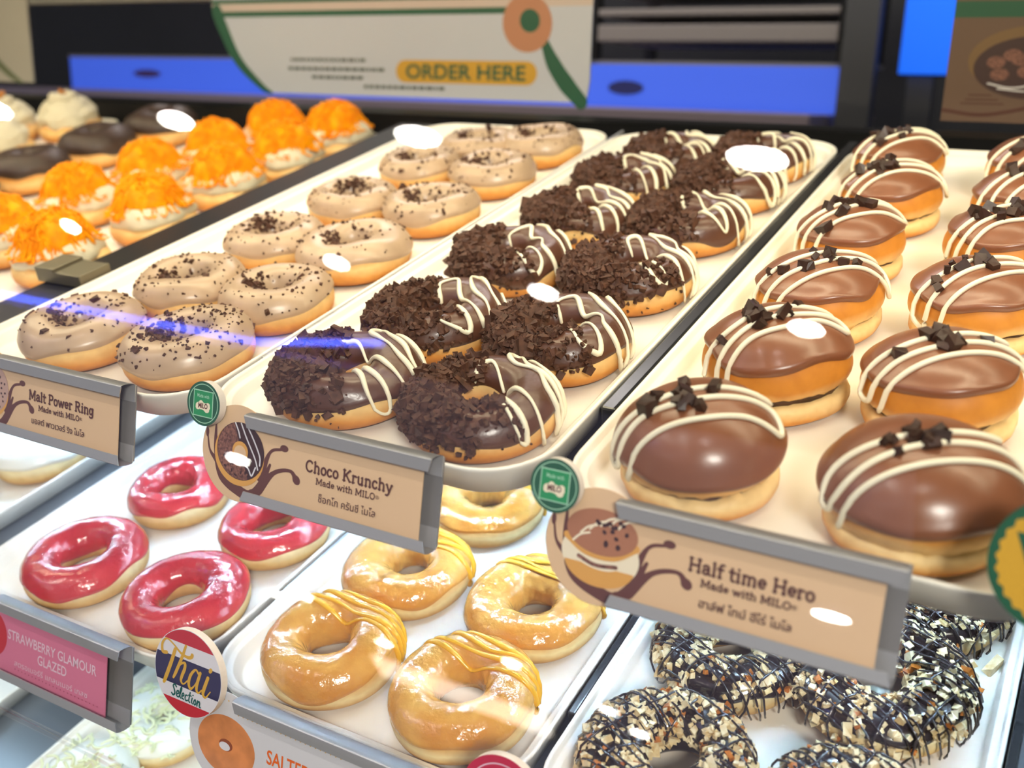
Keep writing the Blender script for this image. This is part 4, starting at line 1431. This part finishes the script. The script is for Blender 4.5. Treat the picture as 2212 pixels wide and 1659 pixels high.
def script(A, strokes, x, y, s, m, rot=0.0):
    c, q = math.cos(rot), math.sin(rot)
    for pts, w in strokes:
        A.rib([(x + (a * c - b * q) * s, y + (a * q + b * c) * s) for a, b in pts], [v * s for v in w] if np.ndim(w) else w * s, m, 7)


TH = [([(-.05, .42), (-.20, .40), (-.24, .62), (-.10, .80), (.16, .74), (.46, .60), (.72, .58), (.84, .64), (.86, .70)], [.10, .10, .08, .05, .045, .07, .09, .10, .11]),
      ([(.24, .62), (.15, .20), (.02, -.30), (-.02, -.42)], [.11, .12, .12, .09]),
      ([(.60, .86), (.50, .45), (.36, .0), (.30, -.16)], [.08, .10, .10, .07]),
      ([(.33, .0), (.50, .30), (.64, .38), (.66, .24), (.60, .02), (.58, -.14), (.68, -.20), (.82, -.04)], [.04, .05, .09, .10, .10, .08, .04, .04]),
      ([(1.16, .30), (1.04, .36), (.90, .16), (.86, -.08), (.94, -.22), (1.06, -.10), (1.18, .16), (1.22, .34)], [.07, .06, .09, .10, .08, .04, .04, .06]),
      ([(1.22, .34), (1.16, .04), (1.16, -.16), (1.24, -.22), (1.34, -.10)], [.09, .10, .09, .05, .04]),
      ([(1.50, .32), (1.42, .0), (1.40, -.18), (1.50, -.24), (1.64, -.02)], [.10, .11, .10, .05, .03]),
      ([(1.54, .52), (1.56, .56)], [.10, .12])]
script(A, TH, cx - .0205, cy - 0.0015, 0.0262, P_GOLD, -0.10)
SE = [([(.34, .86), (.20, .98), (.06, .84), (.18, .62), (.26, .38), (.12, .22), (-.02, .30)], .12),
      ([(.42, .40), (.60, .50), (.54, .66), (.42, .54), (.44, .28), (.60, .24)], .10), ([(.66, .30), (.82, .80), (.80, 1.0), (.72, .80), (.72, .36), (.82, .24)], .10),
      ([(.90, .42), (1.06, .52), (1.0, .66), (.90, .52), (.92, .30), (1.08, .26)], .10), ([(1.36, .62), (1.24, .62), (1.18, .42), (1.26, .26), (1.42, .32)], .10),
      ([(1.58, .92), (1.54, .60), (1.52, .34), (1.62, .26)], .10), ([(1.44, .70), (1.70, .72)], .08), ([(1.80, .62), (1.76, .36), (1.86, .26)], .10), ([(1.84, .82), (1.85, .84)], .10),
      ([(2.06, .62), (1.96, .44), (2.04, .26), (2.16, .40), (2.06, .62)], .10), ([(2.28, .62), (2.26, .26)], .10), ([(2.27, .44), (2.40, .62), (2.48, .52), (2.46, .30), (2.56, .26)], .10)]
script(A, SE, cx - .0140, cy - 0.0215, 0.0108, P_TEAL, -0.06)
A.build('flag_print', o)

t = thing('price_sign', 'price sign below the nut rings with a round rose-red disc', 'price sign', sign_matrix(-0.2080, LSY, LSZ), 'product signs on the shelf edges')
holder(t, 0.0, 0.1480, -0.0790, -0.0195)
slab_card(t, card_outline(-0.0095, -0.053, 0.0350, 0.1300, -0.0770, -0.0210), 0.0012, 0.0018, CARD_W, 'card')
o = slab_card(t, circle_pts(-0.0440, -0.0105, 0.0262, 0.0262), 0.0028, 0.0085, P_ROSE, 'round_topper', mat('tan_foam_edge', (232, 208, 180), 0.6))
A = Art(0.0085)
A.layer().ring(-0.0440, -0.0105, 0.0215, 0.0215, 0.0008, P_PINKW)
A.build('disc_print', o)

# ------------------------------------------------------------------ behind the case (world frame)
ID = Matrix.Identity(4)
cpart('sign_rail', MB().box(XL, XR, 1.150, 1.175, 1.566, 1.60, bev=0.003), mat('rail_grey', (150, 146, 140), 0.5), frame=ID, label='grey rail')
for xx in (XL + 0.01, XR - 0.03):
    cpart('rail_post', MB().box(xx, xx + 0.02, 1.150, 1.175, 0.0, 1.60), BLACK, frame=ID)

PW = mat('poster_white', (204, 208, 224), 0.45)
t = thing('hanging_sign', 'white hanging sign with a green border reading ORDER HERE, behind the donuts', 'sign', Matrix.Translation((0, 1.146, 0)) @ Matrix.Rotation(PI / 2, 4, 'X'))
slab_card(t, [(-1.245, 1.585), (-1.243, 1.550), (-1.232, 1.525), (-1.203, 1.475), (-1.165, 1.446), (-1.135, 1.433), (-0.604, 1.433), (-0.600, 1.46), (-0.600, 1.585)], -0.003, 0.0, PW, 'board')
A = Art(0.0)
A.layer()
A.put([(-1.245, 1.541), (-0.715, 1.541), (-0.715, 1.5495), (-1.245, 1.5495)], [(0, 1, 2, 3)], GREEN_D)
A.put([(-1.245, 1.549), (-0.600, 1.549), (-0.600, 1.560), (-1.245, 1.560)], [(0, 1, 2, 3)], mat('pale_strip_print', (214, 196, 190), 0.5))
A.put([(-1.245, 1.560), (-0.70, 1.560), (-0.70, 1.566), (-1.245, 1.566)], [(0, 1, 2, 3)], GREEN_D)
A.layer().rib([(-1.236, 1.550), (-1.224, 1.525), (-1.195, 1.478), (-1.150, 1.442), (-1.130, 1.433)], [.020, .020, .016, .010, .004], GREEN_D)
A.rib([(-0.668, 1.510), (-0.652, 1.480), (-0.632, 1.455), (-0.610, 1.434)], [.010, .020, .022, .018], GREEN_D)
A.rib([(-0.884, 1.4675), (-0.690, 1.4675)], .030, P_GOLD)
A.layer().text('ORDER HERE', -0.787, 1.4585, 0.0185, GREEN_D, width=0.190, bold=0.025)
A.ell(-0.692, 1.529, 0.037, 0.035, mat('poster_donut', (196, 136, 104), 0.5), rot=-0.6)
A.layer().ell(-0.688, 1.532, 0.015, 0.014, GREEN_D, rot=-0.6)
FINE = mat('fine_print', (92, 100, 98), 0.6)
rs = np.random.RandomState(9)
for yy, a, b in ((1.479, -1.09, -0.955), (1.4665, -1.095, -0.93), (1.455, -1.05, -0.965), (1.4435, -0.955, -0.82)):
    xx = a
    while xx < b:
        w = rs.uniform(0.004, 0.012)
        A.put([(xx, yy), (xx + w, yy), (xx + w, yy + 0.0045), (xx, yy + 0.0045)], [(0, 1, 2, 3)], FINE)
        xx += w + 0.0025
A.build('sign_print', t)

PB = mat('poster_brown', (112, 86, 70), 0.5)
t = thing('hanging_poster', 'brown hanging poster with a green top band and donut picture at the right picture edge', 'poster', Matrix.Translation((0, 1.146, 0)) @ Matrix.Rotation(PI / 2, 4, 'X'))
MB().box(-0.1815, 0.10, 1.427, 1.585, -0.003, 0.0).build('board', PB, t)
A = Art(0.0)
A.layer().put([(-0.1815, 1.531), (0.10, 1.531), (0.10, 1.547), (-0.1815, 1.547)], [(0, 1, 2, 3)], GREEN_D)
A.ell(-0.100, 1.489, 0.062, 0.034, mat('dim_donut_print', (128, 98, 62), 0.5))
A.layer().ell(-0.098, 1.482, 0.058, 0.031, P_DARK)
A.layer()
for a, b in ((-.135, 1.487), (-.12, 1.494), (-.105, 1.478), (-.13, 1.475), (-.112, 1.49)):
    A.ell(a, b, 0.009, 0.006, P_CRUMB)
A.rib([(-.14, 1.466), (-.115, 1.462), (-.08, 1.470)], .0018, P_WHITE)
A.rib([(-.13, 1.461), (-.10, 1.459), (-.07, 1.466)], .0016, P_WHITE)
A.rib([(-.18, 1.438), (-.14, 1.4345), (-.09, 1.445), (-.05, 1.458)], .0035, INK)
for yy, a, b in ((1.4535, -.157, -.135), (1.449, -.160, -.128), (1.4450, -.164, -.122)):
    A.put([(a, yy), (b, yy), (b, yy + .0012), (a, yy + .0012)], [(0, 1, 2, 3)], INK)
A.build('poster_print', t)

t = thing('hanging_poster', 'beige hanging poster with a green corner at the left picture edge', 'poster', Matrix.Translation((0, 1.146, 0)) @ Matrix.Rotation(PI / 2, 4, 'X'))
MB().box(-2.10, -1.687, 1.437, 1.585, -0.003, 0.0).build('board', mat('poster_beige', (204, 196, 184), 0.5), t)
A = Art(0.0)
A.layer().rib([(-1.83, 1.50), (-1.79, 1.475), (-1.75, 1.45), (-1.72, 1.437)], [.02, .016, .012, .006], mat('olive_print', (120, 128, 96), 0.5))
A.build('poster_print', t)

# staff side: blue light box under a rack, posts and a blue screen
t = thing('light_box', 'long blue glowing light box on the counter behind the case', 'light box', Matrix.Translation((-1.725, 2.2, 1.42)))
MB().box(-1.23, 1.232, 0, 0.10, 0.0, 0.094).build('glowing_front', mat('blue_glow', (62, 98, 220), emit=0.75), t)
A = Art(0.0)
A.layer().ell(0.70, 0.043, 0.045, 0.016, mat('dim_blue_print', (40, 48, 120), 0.5))
A.ell(-0.88, 0.050, 0.060, 0.012, mat('dim_plum_print', (84, 60, 130), 0.5))
o = A.build('box_print', t)
o.matrix_local = Matrix.Translation((0, -0.001, 0)) @ Matrix.Rotation(PI / 2, 4, 'X')
MB().box(-1.24, 1.242, 0.004, 0.12, 0.0942, 0.102).build('top_cover', mat('rail_grey', (150, 146, 140)), t)
t = thing('staff_counter', 'black counter with a pale top carrying the blue light box behind the case', 'counter', ID)
MB().box(-3.2, -0.55, 2.02, 2.6, 1.3725, 1.4195, bev=0.004).build('worktop', mat('pale_counter', (168, 152, 160), 0.35), t)
MB().box(-3.2, -0.55, 2.08, 2.6, 0.0, 1.372).build('cabinet', BLACK, t)
t = thing('wire_rack', 'dark rack with grey shelf bars above the blue light box', 'rack', Matrix.Translation((-0.83, 2.2, 0)))
for k, (z0, z1) in enumerate(((1.564, 1.600), (1.619, 1.634), (1.67, 1.70))):
    MB().box(-0.275, 0.285, 0.0, 0.35, z0, z1, bev=0.003).build('rack_shelf', mat('rack_grey', (150, 142, 136), 0.5), t)
for xx in (-0.285, 0.285):
    for yy in (0.0, 0.33):
        MB().box(xx - 0.012, xx + 0.012, yy, yy + 0.024, 1.522, 1.95).build('rack_post', BLACK, t)
t2 = tag(MB().box(-0.535, -0.468, 2.15, 2.19, 0.0, 2.9).build('support_post', mat('post_grey', (74, 74, 76), 0.5)), 'dark grey upright post right of the blue light box', 'post')
t = thing('menu_screen', 'bright blue screen on a grey stand between the dark post and the brown poster', 'screen', Matrix.Translation((-0.37, 2.2, 0)))
MB().box(-0.06, 0.16, 0.0, 0.03, 1.503, 1.80).build('screen_face', mat('blue_screen', (10, 104, 248), emit=0.95), t)
MB().box(-0.064, 0.164, 0.031, 0.05, 1.50, 1.804).build('screen_case', BLACK, t)
MB().box(-0.046, 0.004, 0.03, 0.06, 0.0, 1.503).build('screen_stand', mat('post_grey', (74, 74, 76)), t)
